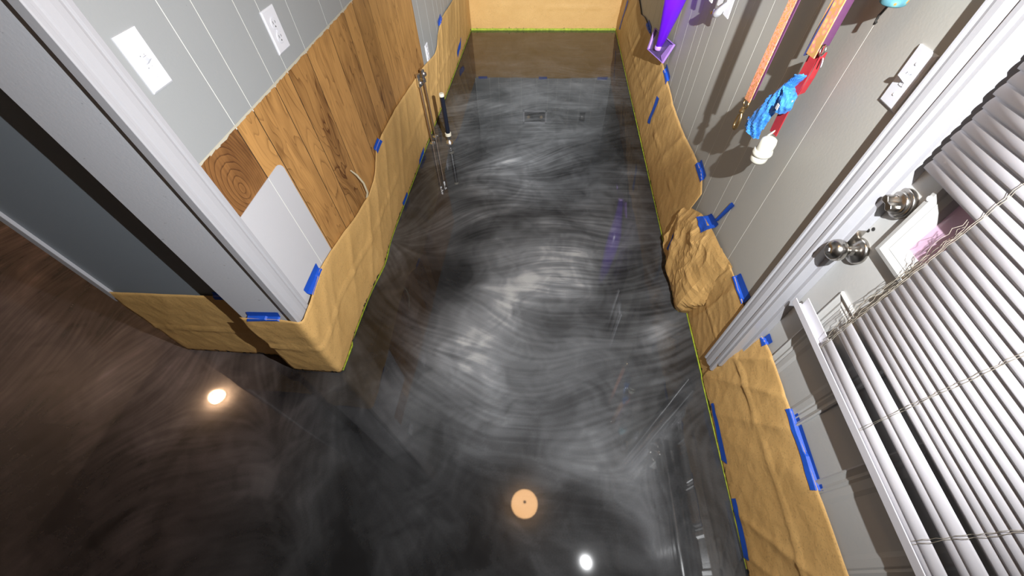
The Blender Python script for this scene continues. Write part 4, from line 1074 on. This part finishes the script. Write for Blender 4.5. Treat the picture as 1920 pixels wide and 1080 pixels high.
pp = interp([(0.668, 1.152, 1.066, 0.012), (0.664, 1.138, 1.086, 0.014), (0.660, 1.115, 1.108, 0.013), (0.658, 1.100, 1.118, 0.006)], 14)
put(film('knot', [p[:3] for p in pp], [p[3] for p in pp], 14, 0.014), bg)
put(MB().box(0.642, 0.644, 1.108, 1.120, 1.022, 1.036).build('white_label', M['plastic']), bg)
# bone dispenser
bx_, by_ = 0.672, 1.135
bo = empty('bag_dispenser', (bx_, by_, 0.87)); tag(bo, 'cream bone shaped plastic bag dispenser hanging below the blue bag', 'dispenser')
put(MB().lathe([(0.012, 0.935), (0.0205, 0.930), (0.0235, 0.918), (0.0235, 0.900), (0.022, 0.893)], (bx_, by_ + 0.008, 0), (0, -0.03, 1), 28).build('bone_body', M['bone'], smooth=True), bo)
put(MB().lathe([(0.010, 0.894), (0.0265, 0.893), (0.029, 0.886), (0.028, 0.879), (0.024, 0.876)], (bx_, by_, 0), (0, -0.02, 1), 28).build('bone_cap', M['bone'], smooth=True), bo)
put(MB().lathe([(0.022, 0.8765), (0.0245, 0.872), (0.0245, 0.858), (0.018, 0.850), (0.006, 0.848)], (bx_, by_ + 0.002, 0), (0, -0.02, 1), 28).build('bone_end', M['bone'], smooth=True), bo)
put(MB().tube([(bx_, by_, 0.930), (bx_ + 0.004, by_ - 0.008, 0.945), (0.680, 1.122, 0.955), (0.682, 1.126, 0.965)], 0.003, 8).build('strap_loop', M['bone'], smooth=True), bo)
for o_ in (bg, bo): o_.location.z += 0.016
# teal patterned pouch
tp = empty('treat_pouch', (0.664, 0.955, 1.29)); tag(tp, 'teal patterned fabric pouch hanging at the top edge', 'pouch')
vs = []; fs = []
prof = [(0.018, 1.318), (0.023, 1.321), (0.0245, 1.330), (0.025, 1.37), (0.024, 1.42), (0.020, 1.44)]
put(MB().lathe([(r_, h_) for r_, h_ in prof], (0.688, 0.990, 0), (0, 0, 1), 24).build('pouch', M['teal'], smooth=True), tp)
put(MB().tube([(0.688, 0.990, 1.43), (0.676, 0.990, 1.52), (0.66, 0.99, 1.625)], 0.003, 8).build('hanger', M['navy'], smooth=True), tp)
cl = put(MB().tube([(0.704, 1.015, 1.325), (0.712, 1.035, 1.300), (0.714, 1.045, 1.282), (0.712, 1.040, 1.268), (0.710, 1.034, 1.274)], 0.0025, 8).build('clip', M['dark'], smooth=True), tp)
# white ring handles
wh = empty('harness', (0.690, 1.93, 1.0)); tag(wh, 'white strap loops of a harness hanging at the top edge', 'harness')
for (a, b, c, w_) in ((2.085, 2.070, 0.0, 0.030), (1.975, 1.955, 0.004, 0.050), (1.850, 1.845, 0.0, 0.050)):
    put(MB().strap(wob((0.672 + c, a - 0.04, 1.62), (0.690 + c, b, 1.025 if w_ < 0.04 else 1.04), 14, 0.003, 0.004), (-0.1, 1, 0), w_, 0.004).build('strap', M['plastic']), wh)
put(MB().tube([(0.690, 1.985, 1.018), (0.686, 1.960, 1.012), (0.684, 1.930, 1.024), (0.684, 1.890, 1.050), (0.688, 1.850, 1.082)], [0.008, 0.013, 0.015, 0.015, 0.010], 12).build('buckle', M['plastic'], smooth=True), wh)
put(MB().lathe([(0.011, 0), (0.011, 0.010)], (0.686, 1.985, 1.005), (0, 0, 1), 14).build('ring', M['brass'], smooth=True), wh)
# purple scoop
sc = empty('scoop', (0.69, 2.72, 0.54)); tag(sc, 'tall purple plastic scoop ending in a square lavender tray on the right wall', 'scoop')
BL, BR, TR, TL = Vector((0.655, 2.88, 0.535)), Vector((0.713, 2.64, 0.545)), Vector((0.738, 2.580, 0.672)), Vector((0.683, 2.93, 0.645))
nrm = (BR - BL).cross(TL - BL).normalized()
if nrm.y > 0: nrm = -nrm
def slab(q, t0, t1):
    vs = [tuple(p + nrm * t0) for p in q] + [tuple(p + nrm * t1) for p in q]
    return MB().add(vs, [(0, 1, 2, 3), (4, 5, 6, 7), (0, 1, 5, 4), (1, 2, 6, 5), (2, 3, 7, 6), (3, 0, 4, 7)])
put(slab([BL, BR, TR, TL], 0, 0.004).build('tray_back', M['violet'], bevel=0.001), sc)
def edge_bar(a, b, w_, t):
    c = (BL + BR + TR + TL) / 4
    ia = a + (c - a).normalized() * w_; ib = b + (c - b).normalized() * w_
    return slab([a, b, ib, ia], 0.001, t)
for (a, b, w_) in ((BR, TR, 0.055), (TR, TL, 0.014), (TL, BL, 0.020), (BL, BR, 0.010)):
    put(edge_bar(a, b, w_, 0.014).build('tray_rim', M['lavender'], bevel=0.002), sc)
vs = []; fs = []
prof = [(0.600, 0.017, 0.683, 2.745), (0.615, 0.021, 0.682, 2.735), (0.66, 0.027, 0.680, 2.70), (0.72, 0.034, 0.678, 2.67), (0.78, 0.043, 0.676, 2.64), (0.84, 0.052, 0.674, 2.615), (0.90, 0.060, 0.674, 2.60), (1.05, 0.062, 0.674, 2.60), (1.40, 0.050, 0.668, 2.61), (1.62, 0.022, 0.652, 2.62)]
seg = 28
for z_, r_, cx_, cy_ in prof:
    for k in range(seg):
        a = 2 * pi * k / seg
        vs.append((cx_ + r_ * math.cos(a), cy_ + r_ * 0.8 * math.sin(a), z_))
for i in range(len(prof) - 1):
    for k in range(seg):
        k2 = (k + 1) % seg
        fs.append((i * seg + k, i * seg + k2, (i + 1) * seg + k2, (i + 1) * seg + k))
fs.append(tuple(range(seg))[::-1]); fs.append(tuple((len(prof) - 1) * seg + k for k in range(seg)))
put(MB().add(vs, fs).build('tapered_handle', M['purple'], smooth=True), sc)
put(MB().lathe([(0.022, 0.0), (0.024, 0.006), (0.024, 0.020), (0.020, 0.024)], (0.684, 2.748, 0.588), (0, -0.1, 1), 20).build('handle_socket', M['lavender'], smooth=True), sc)

# ------------------------------------------------------------------ ceiling globes
def globe(loc, r, strength, col, label):
    g_ = empty('ceiling_light', loc); tag(g_, label, 'lamp')
    x, y, z = loc
    em = simple('lamp_glass_%d' % int(abs(x * 100)), (0.8, 0.8, 0.8), 0.4, emit=col, estr=strength)
    put(MB().lathe([(r * 1.05, 0), (r * 1.05, -0.015), (r * 0.9, -0.02)], (x, y, z), (0, 0, 1), 32).build('base', M['white']), g_)
    prof = [(r * math.cos(a), -0.02 - 0.09 * math.sin(a)) for a in np.linspace(0, pi / 2 * 0.97, 10)]
    put(MB().lathe(prof, (x, y, z), (0, 0, 1), 32).build('glass_dome', em, smooth=True), g_)
    put(MB().lathe([(0.012, -0.105), (0.014, -0.112), (0.009, -0.122), (0.003, -0.126)], (x, y, z), (0, 0, 1), 14).build('finial', M['dark']), g_)
    return g_
globe((-0.038, 0.578, CEIL), 0.120, LAMP_HALL, (1.0, 0.56, 0.25), 'round glass ceiling light mirrored in the hall floor')
globe((-3.42, 1.35, CEIL), 0.075, LAMP_ROOM, (1.0, 0.60, 0.34), 'small ceiling light of the side room mirrored in the floor')
